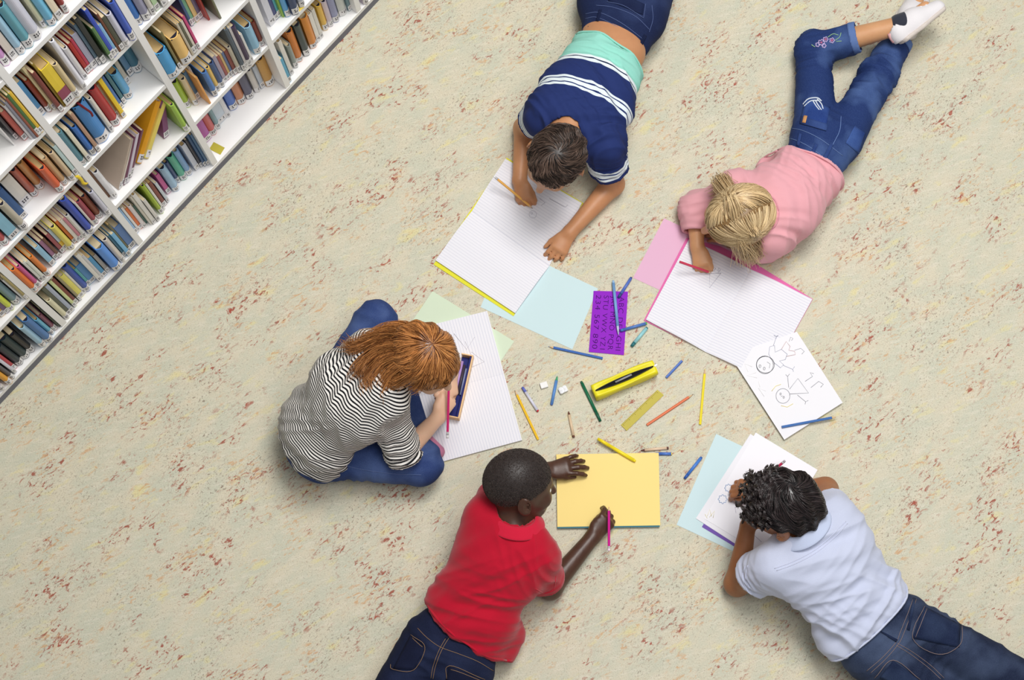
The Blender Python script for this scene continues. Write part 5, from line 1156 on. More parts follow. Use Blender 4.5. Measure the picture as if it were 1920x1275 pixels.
    lift = lambda t, q: 0.005+0.0065*np.sin(math.pi*min(1, t*0.9))*(0.8+0.35*np.sin(13*q[:, 0]+9*q[:, 1]))
    el_ = np.clip(((roots*np.array([0.092, 0.074, 0.084])+np.array([-0.008, 0, 0.018]))@nrm(cn)-cd)/0.045, 0.22, 1); S = comb(hd, roots, rng.uniform(0.035, 0.062, len(roots))*el_, 6, flow, lift, 0.98, 0.0022, rng)
    strands_mesh('hair', S, 0.0013, 0.0005, hair_material('dark_brown_hair', (20, 15, 13), (118, 96, 84)), P, rng.uniform(0, 1, len(roots))**1.5, scalp_cap(hd, 0.006, cn, cd, 0.004, 0.98))
    return P
boy_navy()
pencil('white and orange pencil in the hand of the boy in navy', (999, 391), (925.5, 330), (236, 176, 84), tilt=(0.016, 0.085), lead=(60, 60, 60), eraser=(236, 236, 236))
# ---- blonde girl in the pink T-shirt, lying at the upper right
def girl_pink():
    J = at; hc = J(1382, 406, 0.20); s = 1.06
    P = thing('person', 'blonde girl with pigtails in pink T-shirt and blue jeans lying and writing', 'person', J(1500, 300, 0))
    hp, hcarve, hd = head_prims(hc, (-0.12, -0.36, 0.92), (-0.93, -0.36, -0.2), s)
    nb = J(1436, 398, 0.165); ch = J(1468, 378, 0.135); wa = J(1518, 322, 0.115); pe = J(1544, 266, 0.098)
    sl, sr = J(1378, 352, 0.140), J(1452, 440, 0.130); el, er = J(1304, 392, 0.050), J(1432, 462, 0.050); wl, wr = J(1307, 462, 0.036), J(1385, 450, 0.036)
    lat = sr-sl; hl, hr = J(1528, 245, 0.092), J(1578, 262, 0.092); kl, kr = J(1526, 92, 0.060), J(1646, 142, 0.060); al, ar = J(1692, 46, 0.150), J(1706, 40, 0.055)
    torso = [Ec(nb+(ch-nb)*0.3, ch, 0.080, 0.056, 0.092, 0.064, lat, 0.04), Ec(ch, wa, 0.092, 0.064, 0.078, 0.054, lat, 0.04), Ec(wa, pe, 0.078, 0.054, 0.082, 0.060, lat, 0.04), Rc(sl, sr, 0.042, 0.042, 0.05)]
    arms = limb(sl, el, wl, (0.040, 0.031, 0.0200))+limb(sr, er, wr, (0.040, 0.031, 0.0200))
    legs = [Rc(hl, kl, 0.048, 0.036), Rc(kl, al, 0.040, 0.027), Rc(hr, kr, 0.048, 0.036), Rc(kr, ar, 0.036, 0.026)]
    ftl = nrm(J(1752, -2, 0.16)-al); ftr = nrm(J(1735, -30, 0.04)-ar)
    feet = [Rc(al, al+ftl*0.09, 0.022, 0.016), Rc(ar, ar+ftr*0.09, 0.022, 0.016)]
    neck = [Rc(nb, hc-hd[3]*0.03-hd[1]*0.02, 0.040, 0.040, 0.03)]
    handL = hand_prims(wl, J(1316, 500, 0.030)-wl, (-0.3, 0.1, 1), (1, 0, 0), (45, 60, 35), 0.78, 3, nrm(J(1330, 505, 0.028)-J(1318, 482, 0.04)), index_curl=(34, 42, 22))
    handR = hand_prims(wr, J(1350, 440, 0.03)-wr, (0, 0, 1), (0, 1, 0), (15, 20, 10), 0.78)
    finish_body('body', P, torso+arms+legs+feet+neck+hp+handL+handR, hcarve, 0.0038, skin('skin_fair_tan', (218, 166, 122), (200, 144, 100)))
    eyes(P, hd, s, (70, 100, 130))
    axis = nrm(pe-nb); side = nrm(lat)
    slv = [RcF(sl, el+(wl-el)*0.08, 0.048, 0.044, 0.03), Rc(el+(sl-el)*0.05, el, 0.046, 0.044, 0.03), RcF(el, el+(wl-el)*0.60, 0.046, 0.043, 0.03), Rc(sr, er, 0.052, 0.050, 0.04)]
    st = [Ec(nb+(ch-nb)*0.15, ch, 0.096, 0.070, 0.112, 0.088, lat, 0.04), Ec(ch, wa+axis*0.04, 0.112, 0.088, 0.100, 0.080, lat, 0.04), Rc(sl, sr, 0.050, 0.050, 0.06),
          Rc(J(1434, 312, 0.04), J(1476, 296, 0.08), 0.022, 0.036, 0.05)]
    hem = Pl(J(1516, 304, 0.13), axis+np.array([-0.10, 0.1, 0]))
    carve = [RcF(el+(wl-el)*0.50, wl, 0.036, 0.034), Rc(nb+np.array([0.012, 0.004, 0.01]), hc, 0.052, 0.062)]
    folds = [(0.012, axis, 0.035, 0.18, 6.1, wa+axis*0.02, 0.12), (0.008, nrm(axis+side*0.8), 0.05, 0.22, 1.7, ch, 0.15), (0.010, nrm(axis-side), 0.035, 0.15, 9.4, sr, 0.10), (0.007, nrm(wl-el), 0.022, 0.1, 4.9, el, 0.07), (0.012, nrm(axis*0.4+side), 0.04, 0.2, 2.9, J(1440, 315, 0.1), 0.08)]
    sh = garment('t_shirt', st+slv, 0.0042, cloth('pink_jersey', (228, 166, 174)), P, [hem], carve, folds)
    hem_band('hem', sh, J(1516, 304, 0.13), axis+np.array([-0.10, 0.1, 0]), 0.003, cloth('pink_hem', (228, 166, 174)), P)
    pm = cloth('pink_rib', (224, 156, 168))
    seam('neckline', [sh], [[(1432, 362), (1452, 374), (1460, 398), (1455, 420), (1442, 432)]], 0.0028, pm, P, 0.001)
    seam('cuff_stitch', [sh], [[(1281, 432), (1300, 437), (1318, 440)]], 0.0009, pm, P, 0.0008)
    # jeans with turn-ups
    cl = kl+(al-kl)*0.50; cr = kr+(ar-kr)*0.66
    jp = [Ec(wa+axis*0.015, pe, 0.086, 0.066, 0.100, 0.084, lat, 0.04), Rc(hl, kl, 0.064, 0.051, 0.03), RcF(kl, cl, 0.051, 0.046, 0.02), Rc(hr, kr, 0.064, 0.051, 0.03), RcF(kr, cr, 0.051, 0.044, 0.02)]
    jm = denim('blue_denim', (30, 48, 98), (104, 134, 190), 0.62, 2.0); ju = denim('turn_up_denim', (86, 112, 166), (128, 152, 200), 0.4, 3.0); jd = denim('blue_denim_band', (24, 42, 96), (84, 112, 172), 0.4, 5.0)
    je = garment('jeans', jp, 0.0046, jm, P, [Pl(J(1502, 326, 0.13), -(axis+np.array([-0.10, 0.1, 0])))], [RcF(kl+(al-kl)*0.42, al, 0.038, 0.034), RcF(kr+(ar-kr)*0.58, ar, 0.038, 0.034)],
                 [(0.012, nrm(kr-hr), 0.030, 0.10, 4.1, kr, 0.10), (0.010, nrm(kl-hl), 0.035, 0.10, 7.7, kl, 0.09), (0.004, axis, 0.05, 0.14, 1.4, pe, 0.12)])
    for k_, c_, a_, r_ in ((kl, cl, al, 0.0495), (kr, cr, ar, 0.0475)):
        d_ = nrm(a_-k_); v, F = sdf_mesh([RcF(c_-d_*0.022, c_+d_*0.001, r_, r_-0.001)], 0.004, [Pl(c_-d_*0.022, -d_)], [Rc(c_-d_*0.002, a_, 0.041, 0.036)], 0, 0.002); np_mesh('turn_up', relax(v, F, 1), F, ju, P)
    stt = mat('pale_stitch', (120, 146, 196), 0.8, 0.1); ow = mat('embroidery_white', (214, 222, 232), 0.8, 0.1)
    seam('waistband_stitch', [je], [[(1476, 258), (1500, 266), (1530, 284), (1560, 312)], [(1484, 240), (1508, 246), (1540, 262), (1580, 292)]], 0.0008, stt, P, 0.001)
    seam('seat_seam', [je], [[(1552, 292), (1562, 270), (1574, 245), (1577, 218)]], 0.0009, stt, P, 0.001)
    for q in ([(1494, 273), (1499, 275), (1504, 252), (1499, 250)], [(1540, 302), (1546, 305), (1562, 272), (1556, 269)], [(1520, 286), (1526, 289), (1534, 272), (1528, 269)]): patch('belt_loop', [je], q, jd, P, 0.0035, 4)
    patch('back_pocket', [je], [(1502, 222), (1548, 240), (1556, 202), (1510, 186)], denim('pocket_denim', (34, 58, 122), (100, 134, 196), 0.5, 6.0), P, 0.0022, 8)
    patch('pocket_flap', [je], [(1501, 232), (1549, 246), (1551, 234), (1503, 219)], jd, P, 0.0042, 6)
    patch('leather_tab', [je], [(1506, 231), (1512, 232), (1515, 220), (1509, 219)], mat('tan_leather', (206, 150, 96), 0.6), P, 0.0066, 3)
    patch('back_pocket', [je], [(1585, 268), (1610, 288), (1622, 250), (1602, 236)], denim('pocket_denim2', (34, 58, 122), (100, 134, 196), 0.5, 6.6), P, 0.0022, 8)
    seam('embroidery', [je], [[(1506, 196), (1516, 186), (1532, 184), (1540, 190)], [(1508, 200), (1520, 190), (1534, 189)], [(1528, 188), (1534, 198), (1540, 207)], [(1532, 186), (1540, 196), (1543, 205)], [(1524, 189), (1530, 199), (1536, 207)]], 0.0022, ow, P, 0.0012)
    fl_ = []
    for cx_, cy_, r_ in ((1540, 80, 6), (1548, 74, 5), (1560, 76, 5), (1533, 84, 4), (1545, 86, 4)):
        fl_.append([(cx_+r_*math.cos(a)*(0.6+0.4*abs(math.cos(2.5*a))), cy_+r_*math.sin(a)*(0.6+0.4*abs(math.cos(2.5*a)))) for a in [2*math.pi*i/20 for i in range(21)]])
    seam('embroidered_flowers', [je], fl_, 0.0014, mat('lilac_thread', (204, 184, 226), 0.8, 0.1), P, 0.0012, dense=1)
    seam('embroidered_centres', [je], [[(cx_+1.5*math.cos(a), cy_+1.5*math.sin(a)) for a in [2*math.pi*i/6 for i in range(7)]] for cx_, cy_ in ((1540, 80), (1548, 74), (1560, 76))], 0.0014, mat('pink_thread', (206, 120, 160), 0.8, 0.1), P, 0.0016, dense=1)
    seam('embroidered_leaves', [je], [[(1552, 70), (1562, 64), (1572, 66)], [(1566, 76), (1574, 70), (1577, 62)], [(1568, 78), (1578, 77)], [(1528, 88), (1522, 84)]], 0.0013, mat('green_thread', (150, 190, 150), 0.8, 0.1), P, 0.0012)
    # socks and shoes
    sock = cloth('charcoal_sock', (52, 54, 66))
    for a_, k_, f_ in ((al, kl, ftl), (ar, kr, ftr)):
        d_ = nrm(a_-k_); v, F = sdf_mesh([Rc(a_-d_*0.014, a_, 0.0315, 0.031), Rc(a_, a_+f_*0.03, 0.030, 0.024)], 0.004, [Pl(a_-d_*0.026, -d_)], [], 0, 0.002); np_mesh('sock', relax(v, F, 1), F, sock, P)
    shoe_m = mat('white_canvas', (232, 228, 230), 0.7, 0.2, 0.2, 400); sole_m = mat('shoe_sole', (214, 204, 196), 0.7, 0.2); ptab = mat('pink_tab', (226, 172, 172), 0.6)
    for a_, k_, f_, sole_n in ((al, kl, ftl, nrm(np.array([0.85, -0.45, -0.30]))), (ar, kr, ftr, np.array([0, 0.1, -1.0]))):
        n_ = nrm(sole_n-f_*(sole_n@f_)); sd = np.cross(f_, n_); heel = a_+n_*0.024-f_*0.036
        up_ = [Ec(heel+f_*0.014-n_*0.010, heel+f_*0.070-n_*0.006, 0.034, 0.044, 0.040, 0.042, sd, 0.02), Ec(heel+f_*0.070-n_*0.006, heel+f_*0.150+n_*0.004, 0.040, 0.040, 0.034, 0.026, sd, 0.02)]
        v, F = sdf_mesh(up_, 0.004, [Pl(heel+n_*0.012, n_)], [Rc(a_+n_*0.004, a_-nrm(a_-k_)*0.08-n_*0.02, 0.030, 0.034)]); so = np_mesh('shoe', relax(v, F, 1), F, shoe_m, P)
        v, F = sdf_mesh([Ec(heel+f_*0.014+n_*0.012, heel+f_*0.070+n_*0.012, 0.038, 0.018, 0.044, 0.018, sd, 0.02), Ec(heel+f_*0.070+n_*0.012, heel+f_*0.154+n_*0.012, 0.044, 0.018, 0.038, 0.017, sd, 0.02)], 0.004, [Pl(heel+n_*0.022, n_), Pl(heel+n_*0.008, -n_)]); np_mesh('sole', relax(v, F, 1), F, sole_m, so)
        tubes('heel_tab', [[heel-f_*0.014-n_*0.028-sd*0.006, heel-f_*0.016-n_*0.014, heel-f_*0.016+n_*0.002]], 0.007, ptab, so, 8)
        for i in range(4): c_ = heel+f_*(0.076+0.016*i)-n_*(0.044-0.006*i); tubes('lace', [[c_-sd*0.020, c_-n_*0.004, c_+sd*0.020]], 0.0028, shoe_m, so, 6)
    # hair: centre parting, two bunches
    cn, cd = (-0.50, 0, 0.86), -0.008
    rng = np.random.default_rng(5); roots = scalp_roots(3900, hd, cn, cd, rng, s)
    c, f, l, u = hd; A = np.array([f, l, u])
    tieL = nrm(np.array([-0.15, 0.80, 0.62])); tieR = nrm(np.array([0.10, -0.62, 0.76]))         # bunch positions on the skull
    def flow(q, t):
        tgt = np.where((q[:, 1] > 0)[:, None], tieL, tieR); return tgt-q+0.04*np.sin(23*q+3)
    R = np.array([0.092, 0.074, 0.084])*s
    tgt = np.where((roots[:, 1] > 0)[:, None], tieL, tieR); dist = np.linalg.norm((tgt-roots)*R, axis=1)
    lift = lambda t, q: 0.006+0.006*np.sin(math.pi*t)
    S = comb(hd, roots, dist*0.98, 8, flow, lift, s, 0.0010, rng)
    hm = hair_material('blonde_hair', (132, 98, 56), (252, 224, 174), 0.35, 0.5); tone = rng.uniform(0, 1, len(roots))**0.8
    off = s*np.array([-0.008, 0, 0.018]); tl = (tieL*(R+0.012)+off)@A+c; tr = (tieR*(R+0.012)+off)@A+c
    # bunch loops and tail
    def tail(base, pts, n, w, seed):
        rg = np.random.default_rng(seed); sp = np.array(smooth_path([base]+pts, 4)); k = len(sp); out = []
        T = np.linspace(0, 1, k)[:, None]
        for i in range(n):
            o_ = rg.normal(size=3)*w; e_ = rg.normal(size=3)*w*1.5; out.append(sp+o_*np.sin(T*math.pi*0.8)**0.7+e_*T**2)
        return np.array(out)
    Tr = tail(tr, [tr+np.array([0.012, -0.012, 0.022]), J(1388, 446, 0.23), J(1397, 460, 0.18), J(1404, 478, 0.12)], 620, 0.0105, 2)
    Tl = tail(tl, [tl+np.array([-0.004, 0.018, 0.018]), J(1352, 343, 0.23), J(1362, 352, 0.20), J(1352, 360, 0.17)], 520, 0.0100, 4)
    Lz = tail(tr, [J(1400, 432, 0.24), J(1420, 442, 0.20), J(1430, 468, 0.13), J(1408, 482, 0.10)], 60, 0.006, 9)
    k = S.shape[1]
    def resample(X, k): i = np.linspace(0, X.shape[1]-1, k); a = np.floor(i).astype(int); b = np.minimum(a+1, X.shape[1]-1); t_ = (i-a)[None, :, None]; return X[:, a]*(1-t_)+X[:, b]*t_
    K = 11; Sa = np.concatenate([resample(S, K), resample(Tr, K), resample(Tl, K), resample(Lz, K)])
    tn = np.concatenate([tone, rng.uniform(0.3, 1, len(Tr)+len(Tl)+len(Lz))])
    strands_mesh('hair', Sa, 0.0012, 0.0005, hm, P, tn, scalp_cap(hd, 0.0045, cn, cd, 0.004, s))
    for b_, d_ in ((tl, tieL), (tr, tieR)):
        dw = d_@A; a1 = nrm(np.cross(dw, [0.2, 0.9, 0.1])); a2 = np.cross(dw, a1)
        tubes('hair_tie', [[b_+(a1*math.cos(a)+a2*math.sin(a))*0.009 for a in [2*math.pi*i/14 for i in range(15)]]], 0.0026, mat('hair_elastic', (214, 190, 150), 0.6), P, 6)
    return P
girl_pink()
pencil('red pencil in the hand of the blonde girl', (1334, 512), (1274.5, 491), (206, 62, 92), tilt=(0.022, 0.078), lead=(150, 40, 60))
# ---- red-haired girl in the striped shirt, sitting cross-legged
def girl_stripes():
    J = at; s = 0.99; hc = J(797, 674, 0.43)
    P = thing('person', 'red-haired girl in black and white striped shirt sitting cross-legged', 'person', J(620, 800, 0))
    hp, hcarve, hd = head_prims(hc, (0.36, 0.06, 0.93), (0.72, -0.62, -0.3), s)
    pe = J(588, 822, 0.105); wa = J(600, 803, 0.185); ch = J(655, 742, 0.315); nb = J(722, 702, 0.390)
    sl, sr = J(690, 655, 0.350), J(722, 752, 0.345); el, er = J(778, 640, 0.190), J(757, 850, 0.170); wl, wr = J(846, 700, 0.085), J(822, 782, 0.095)
    lat = sr-sl; hl, hr = J(592, 790, 0.105), J(612, 846, 0.100); kl, kr = J(704, 604, 0.115), J(788, 868, 0.088); al, ar = J(778, 815, 0.050), J(700, 770, 0.050)
    torso = [Ec(pe, wa, 0.100, 0.076, 0.088, 0.066, lat, 0.04), Ec(wa, ch, 0.088, 0.066, 0.104, 0.074, lat, 0.04), Ec(ch, nb+(ch-nb)*0.35, 0.104, 0.074, 0.085, 0.060, lat, 0.04), Rc(sl, sr, 0.044, 0.044, 0.05)]
    arms = limb(sl, el, wl, (0.040, 0.032, 0.0205))+limb(sr, er, wr, (0.040, 0.032, 0.0205))
    legs = [Rc(hl, kl, 0.056, 0.044), Rc(kl, al, 0.044, 0.028), Rc(hr, kr, 0.056, 0.044), Rc(kr, ar, 0.044, 0.028)]
    feet = [Rc(al, J(819, 846, 0.034), 0.030, 0.018), Rc(ar, J(690, 720, 0.036), 0.030, 0.020)]
    neck = [Rc(nb, hc-hd[3]*0.03-hd[1]*0.015, 0.040, 0.040, 0.03)]
    handL = hand_prims(wl, J(846, 735, 0.075)-wl, (0.7, 0.1, 0.7), (0, 0, 1), (35, 50, 30), 0.80, 3)
    handR = hand_prims(wr, J(845, 742, 0.085)-wr, (0.45, -0.25, 0.85), (-0.6, 0.6, 0.2), (42, 62, 34), 0.84, 3, nrm(J(841, 732, 0.085)-J(826, 762, 0.10)), index_curl=(30, 48, 26))
    finish_body('body', P, torso+arms+legs+feet+neck+hp+handL+handR, hcarve, 0.0038, skin('skin_pale', (240, 200, 170), (226, 178, 146)))
    eyes(P, hd, s, (90, 110, 90))
    ax1 = nrm(wa-ch); ax0 = nrm(pe-nb); side = nrm(lat); gl = nrm(el-sl); gr = nrm(er-sr)
    slv = [RcF(sl, el, 0.050, 0.047, 0.035), RcF(sr, er+gr*0.012, 0.050, 0.048, 0.035)]
    st = [Ec(ch, nb+(ch-nb)*0.15, 0.130, 0.094, 0.092, 0.066, lat, 0.04), Ec(wa, ch, 0.122, 0.092, 0.130, 0.094, lat, 0.04), Ec(wa+(pe-wa)*0.62, wa, 0.132, 0.100, 0.122, 0.092, lat, 0.04), Rc(sl, sr, 0.051, 0.051, 0.06)]
    hem = Pl(J(572, 838, 0.12), nrm(pe-wa)+np.array([-0.5, -0.28, 0.0]))
    carve = [Rc(er-gr*0.008, wr, 0.040, 0.032), Rc(nb, hc, 0.048, 0.058)]
    back = np.cross(side, ax1); back = back if back[2] > 0 else -back
    o0 = nb-ax0*0.02
    groups = [(st, o0, nrm(ax0+side*0.10)), ([slv[0]], sl, gl), ([slv[1]], sr, gr)]
    folds = [(0.012, nrm(side+ax0*0.35), 0.050, 0.26, 4.7, wa, 0.15), (0.010, nrm(ax0+side*0.4), 0.045, 0.16, 2.3, J(600, 850, 0.15), 0.12), (0.012, nrm(side-ax0*0.6), 0.045, 0.20, 7.1, J(700, 760, 0.33), 0.13), (0.011, gr, 0.028, 0.12, 5.2, er, 0.10), (0.007, nrm(ax0-side*0.5), 0.06, 0.2, 9.1, ch, 0.14)]
    sh = garment('striped_shirt', st+slv, 0.0042, pinstripe('black_white_stripes', (238, 234, 228), (30, 30, 34), 0.0080, 0.46), P, [hem], carve, folds, groups)
    # jeans
    jp = [Ec(pe+(wa-pe)*0.35, pe-np.array([0, 0, 0.02]), 0.112, 0.090, 0.128, 0.094, lat, 0.04), Rc(hl, kl, 0.078, 0.061, 0.03), Rc(kl, al, 0.060, 0.046, 0.02), Rc(hr, kr, 0.078, 0.064, 0.03), Rc(kr, ar, 0.060, 0.046, 0.02)]
    jm = denim('mid_blue_denim', (44, 62, 112), (112, 136, 186), 0.55, 7.0)
    je = garment('jeans', jp, 0.0048, jm, P, (), (), [(0.007, nrm(kr-hr), 0.045, 0.16, 3.3, hr+(kr-hr)*0.3, 0.10), (0.005, nrm(kl-hl), 0.045, 0.14, 6.3, kl, 0.10), (0.005, nrm(lat), 0.04, 0.18, 8.8, kr, 0.10)])
    stt = mat('mid_stitch', (96, 114, 160), 0.8, 0.1)
    seam('inseam_stitch', [je], [[(628, 868), (680, 880), (740, 888), (790, 890)]], 0.0009, stt, P, 0.001)
    v, F = sdf_mesh([Rc(al, J(821, 847, 0.034), 0.033, 0.021)], 0.004, (), (), 0, 0.002); np_mesh('sock', relax(v, F, 1), F, cloth('mauve_sock', (190, 120, 150)), P)
    # long red hair: gathered from the whorl, falling over the left shoulder and back
    cn, cd = (-0.46, 0, 0.88), -0.004
    rng = np.random.default_rng(8); roots = scalp_roots(3700, hd, cn, cd, rng, s)
    c, f, l, u = hd; A = np.array([f, l, u]); crown = nrm(np.array([-0.05, 0.02, 1.0]))
    def flow(q, t):
        r = q-crown*(q@crown)[:, None]; r /= np.maximum(np.linalg.norm(r, axis=1, keepdims=True), 0.08)
        return r+np.array([-0.35, 0.0, -0.2])*t+0.10*np.stack([np.sin(8*q[:, 1]+a) for a in (0, 2, 4)], 1)
    ln_ = rng.uniform(0.060, 0.085, len(roots))
    lift = lambda t, q: 0.006+0.008*np.sin(math.pi*t)*(0.7+0.4*np.sin(11*q[:, 0]+7*q[:, 1]))
    S = comb(hd, roots, ln_, 8, flow, lift, s, 0.0012, rng)
    def resample(X, k): i = np.linspace(0, X.shape[1]-1, k); a = np.floor(i).astype(int); b = np.minimum(a+1, X.shape[1]-1); t_ = (i-a)[None, :, None]; return X[:, a]*(1-t_)+X[:, b]*t_
    K = 12; out = [resample(S, K)]; tn = [rng.uniform(0, 1, len(S))]
    locks = [  # ways the long locks take (pixels, height), number, spread
        ([(800, 652, .520), (770, 632, .512), (730, 624, .468), (690, 640, .440), (660, 650, .432), (644, 640, .425)], 260, .008),
        ([(798, 656, .520), (764, 646, .512), (722, 650, .468), (690, 672, .448), (676, 690, .440), (668, 706, .432)], 320, .009),
        ([(796, 660, .520), (760, 660, .510), (722, 672, .464), (700, 698, .448), (690, 712, .440), (698, 726, .434)], 300, .009),
        ([(796, 664, .518), (764, 676, .506), (735, 696, .458), (722, 716, .440), (716, 730, .425), (722, 738, .415)], 260, .008),
        ([(800, 668, .516), (776, 696, .500), (752, 712, .455), (738, 716, .440), (730, 724, .425)], 220, .008),
        ([(804, 648, .520), (785, 622, .505), (755, 614, .460), (720, 618, .440), (700, 632, .432), (672, 634, .430)], 240, .008),
        ([(804, 672, .512), (795, 706, .488), (782, 722, .452), (770, 722, .430)], 160, .007)]
    for pts, n_, w_ in locks:
        sp = np.array(smooth_path([J(*p) for p in pts], 5)); T = np.linspace(0, 1, len(sp))[:, None]
        o1 = rng.normal(size=(n_, 1, 3))*w_*np.array([1, 1, 0.7]); e1 = rng.normal(size=(n_, 1, 3))*w_*1.2; ph = rng.uniform(0, 6.3, (n_, 1, 1))
        X = sp[None]+o1*(0.25+0.75*np.sin(T*math.pi*0.75)[None])+e1*(T**2)[None]+0.0022*np.sin(T[None]*14+ph)*np.array([0.5, 1, 0.3])
        cut = rng.uniform(0.78, 1.0, n_); X = np.stack([resample(X[i:i+1, :max(3, int(cut[i]*len(sp)))], K)[0] for i in range(n_)])
        out.append(X); tn.append(rng.uniform(0, 1, n_)*0.8+rng.uniform(0, 0.2))
    strands_mesh('hair', np.concatenate(out), 0.00125, 0.0005, hair_material('auburn_hair', (104, 54, 20), (230, 160, 92), 0.33, 0.55), P, np.clip(np.concatenate(tn), 0, 1), scalp_cap(hd, 0.0050, cn, cd, 0.004, s))
    return P
girl_stripes()
pencil('pink pencil with silver end in the hand of the striped-shirt girl', (842, 700), (839, 822), (208, 36, 112), tilt=(0.150, 0.105), eraser=(230, 226, 226))
# ---- boy in the red polo shirt, lying on his elbows at the bottom
def boy_red():
    J = at; s = 1.0; hc = J(974, 908, 0.315)
    P = thing('person', 'boy with cropped hair in red polo shirt and dark jeans drawing on yellow paper', 'person', J(900, 1120, 0))
    hp, hcarve, hd = head_prims(hc, (0.08, 0.66, 0.75), (0.84, 0.12, -0.3), s)
    nb = J(962, 988, 0.255); ch = J(942, 1040, 0.205); wa = J(884, 1145, 0.140); pe = J(840, 1228, 0.108)
    sl, sr = J(914, 966, 0.225), J(1004, 1040, 0.225); el, er = J(946, 892, 0.046), J(1032, 1102, 0.046); wl, wr = J(1024, 882, 0.036), J(1112, 1006, 0.036)
    lat = sr-sl; side = nrm(lat); ax0 = nrm(pe-nb); dn = nrm(pe-wa); dn[2] = 0
    hl, hr = pe-side*0.062, pe+side*0.062; kl, kr = hl+dn*0.33+np.array([-0.03, 0, -0.042]), hr+dn*0.33+np.array([0.02, 0, -0.042]); al, ar = kl+dn*0.30, kr+dn*0.30; al[2] = ar[2] = 0.05
    torso = [Ec(nb+(ch-nb)*0.45, ch, 0.086, 0.060, 0.108, 0.072, lat, 0.04), Ec(ch, wa, 0.108, 0.072, 0.084, 0.062, lat, 0.04), Ec(wa, pe, 0.084, 0.062, 0.094, 0.066, lat, 0.04), Rc(sl, sr, 0.045, 0.045, 0.05)]
    arms = limb(sl, el, wl, (0.041, 0.033, 0.0215))+limb(sr, er, wr, (0.041, 0.033, 0.0215))
    legs = [Rc(hl, kl, 0.058, 0.044), Rc(kl, al, 0.044, 0.030), Rc(hr, kr, 0.058, 0.044), Rc(kr, ar, 0.044, 0.030)]
    neck = [Rc(nb, hc-hd[3]*0.04-hd[1]*0.02, 0.044, 0.042, 0.03)]
    handL = hand_prims(wl, J(1070, 872, 0.040)-wl, (-0.1, 0.1, 1), (0, -1, 0), (6, 24, 22), 0.86, 13, nrm(J(1078, 893, 0.022)-J(1038, 888, 0.036)))
    handR = hand_prims(wr, J(1142, 972, 0.042)-wr, (0.3, -0.3, 1), (-1, 0.6, 0), (46, 62, 36), 0.84, 3, nrm(J(1140, 960, 0.030)-J(1122, 984, 0.044)), index_curl=(34, 48, 26))
    finish_body('body', P, torso+arms+legs+neck+hp+handL+handR, hcarve, 0.0038, skin('skin_deep_brown', (92, 62, 48), (66, 42, 32), 0.36, 0.2))
    eyes(P, hd, s, (40, 26, 20))
    slv = [RcF(sl, sl+(el-sl)*0.45, 0.052, 0.054, 0.035), RcF(sr, sr+(er-sr)*0.72, 0.053, 0.055, 0.035)]
    st = [Ec(nb+(ch-nb)*0.25, ch, 0.098, 0.070, 0.130, 0.094, lat, 0.04), Ec(ch, wa, 0.130, 0.094, 0.120, 0.086, lat, 0.04), Ec(wa, wa+ax0*0.075, 0.120, 0.086, 0.130, 0.092, lat, 0.04), Rc(sl, sr, 0.053, 0.053, 0.06),
          Rc(J(955, 1190, 0.06), J(935, 1235, 0.05), 0.045, 0.040, 0.06)]
    hem = Pl(J(868, 1192, 0.15), ax0+side*(-0.18))
    carve = [Rc(sr+(er-sr)*0.62, er, 0.042, 0.040), Rc(nb-nrm(ch-nb)*0.0, hc, 0.050, 0.056)]
    folds = [(0.012, nrm(ax0*0.5+side), 0.055, 0.30, 3.9, ch+(wa-ch)*0.4, 0.15), (0.013, nrm(ax0+side*0.35), 0.040, 0.22, 6.6, wa, 0.12), (0.010, nrm(ax0-side*0.7), 0.04, 0.16, 1.2, sr, 0.10), (0.008, nrm(er-sr), 0.03, 0.1, 8.3, er, 0.06), (0.008, nrm(side), 0.05, 0.2, 5.4, wa+ax0*0.06, 0.10)]
    red = cloth('red_pique', (184, 16, 44), bscale=900); sh = garment('polo_shirt', st+slv, 0.0042, red, P, [hem], carve, folds)
    # collar: a folded band standing round the neck
    f2 = nrm(np.cross(side, ax0)); f2 = f2 if f2[2] > 0 else -f2; ax = nrm(hc-nb+np.array([0, 0, 0.05]))
    vv = []; ff = []; n_ = 30; c0 = nb+nrm(hc-nb)*0.016+np.array([0.006, 0, 0.008]); f2 = nrm(f2-ax*(f2@ax)); sd2 = nrm(np.cross(f2, ax)); sd2 = sd2 if sd2@side > 0 else -sd2
    for i in range(n_+1):
        a = -0.86*math.pi+1.72*math.pi*i/n_+0.5*math.pi
        rr = lambda k: sd2*math.cos(a)*0.058*k+f2*math.sin(a)*0.056*k
        vv += [c0+rr(0.90)+ax*0.012, c0+rr(0.98)+ax*0.015, c0+rr(1.16)+ax*0.000, c0+rr(1.38)-ax*0.010]
        if i: b_ = 4*(i-1); ff += [(b_+k, b_+k+1, b_+k+5, b_+k+4) for k in range(3)]
    co = mesh('collar', vv, ff, cloth('red_rib', (204, 28, 58)), P, True); m_ = co.modifiers.new('solid', 'SOLIDIFY'); m_.thickness = 0.006; co.modifiers.new('sub', 'SUBSURF').render_levels = 1
    seam('sleeve_hem', [sh], [[(1004, 1104), (1022, 1112), (1038, 1104), (1042, 1080)]], 0.0012, cloth('red_rib', (204, 28, 58)), P, 0.0006)
    jp = [Ec(wa+ax0*0.075, pe, 0.108, 0.080, 0.122, 0.094, lat, 0.04), Rc(hl, kl, 0.080, 0.062, 0.03), Rc(kl, al, 0.062, 0.050, 0.02), Rc(hr, kr, 0.080, 0.062, 0.03), Rc(kr, ar, 0.062, 0.050, 0.02)]
    wp = J(862, 1186, 0.15)
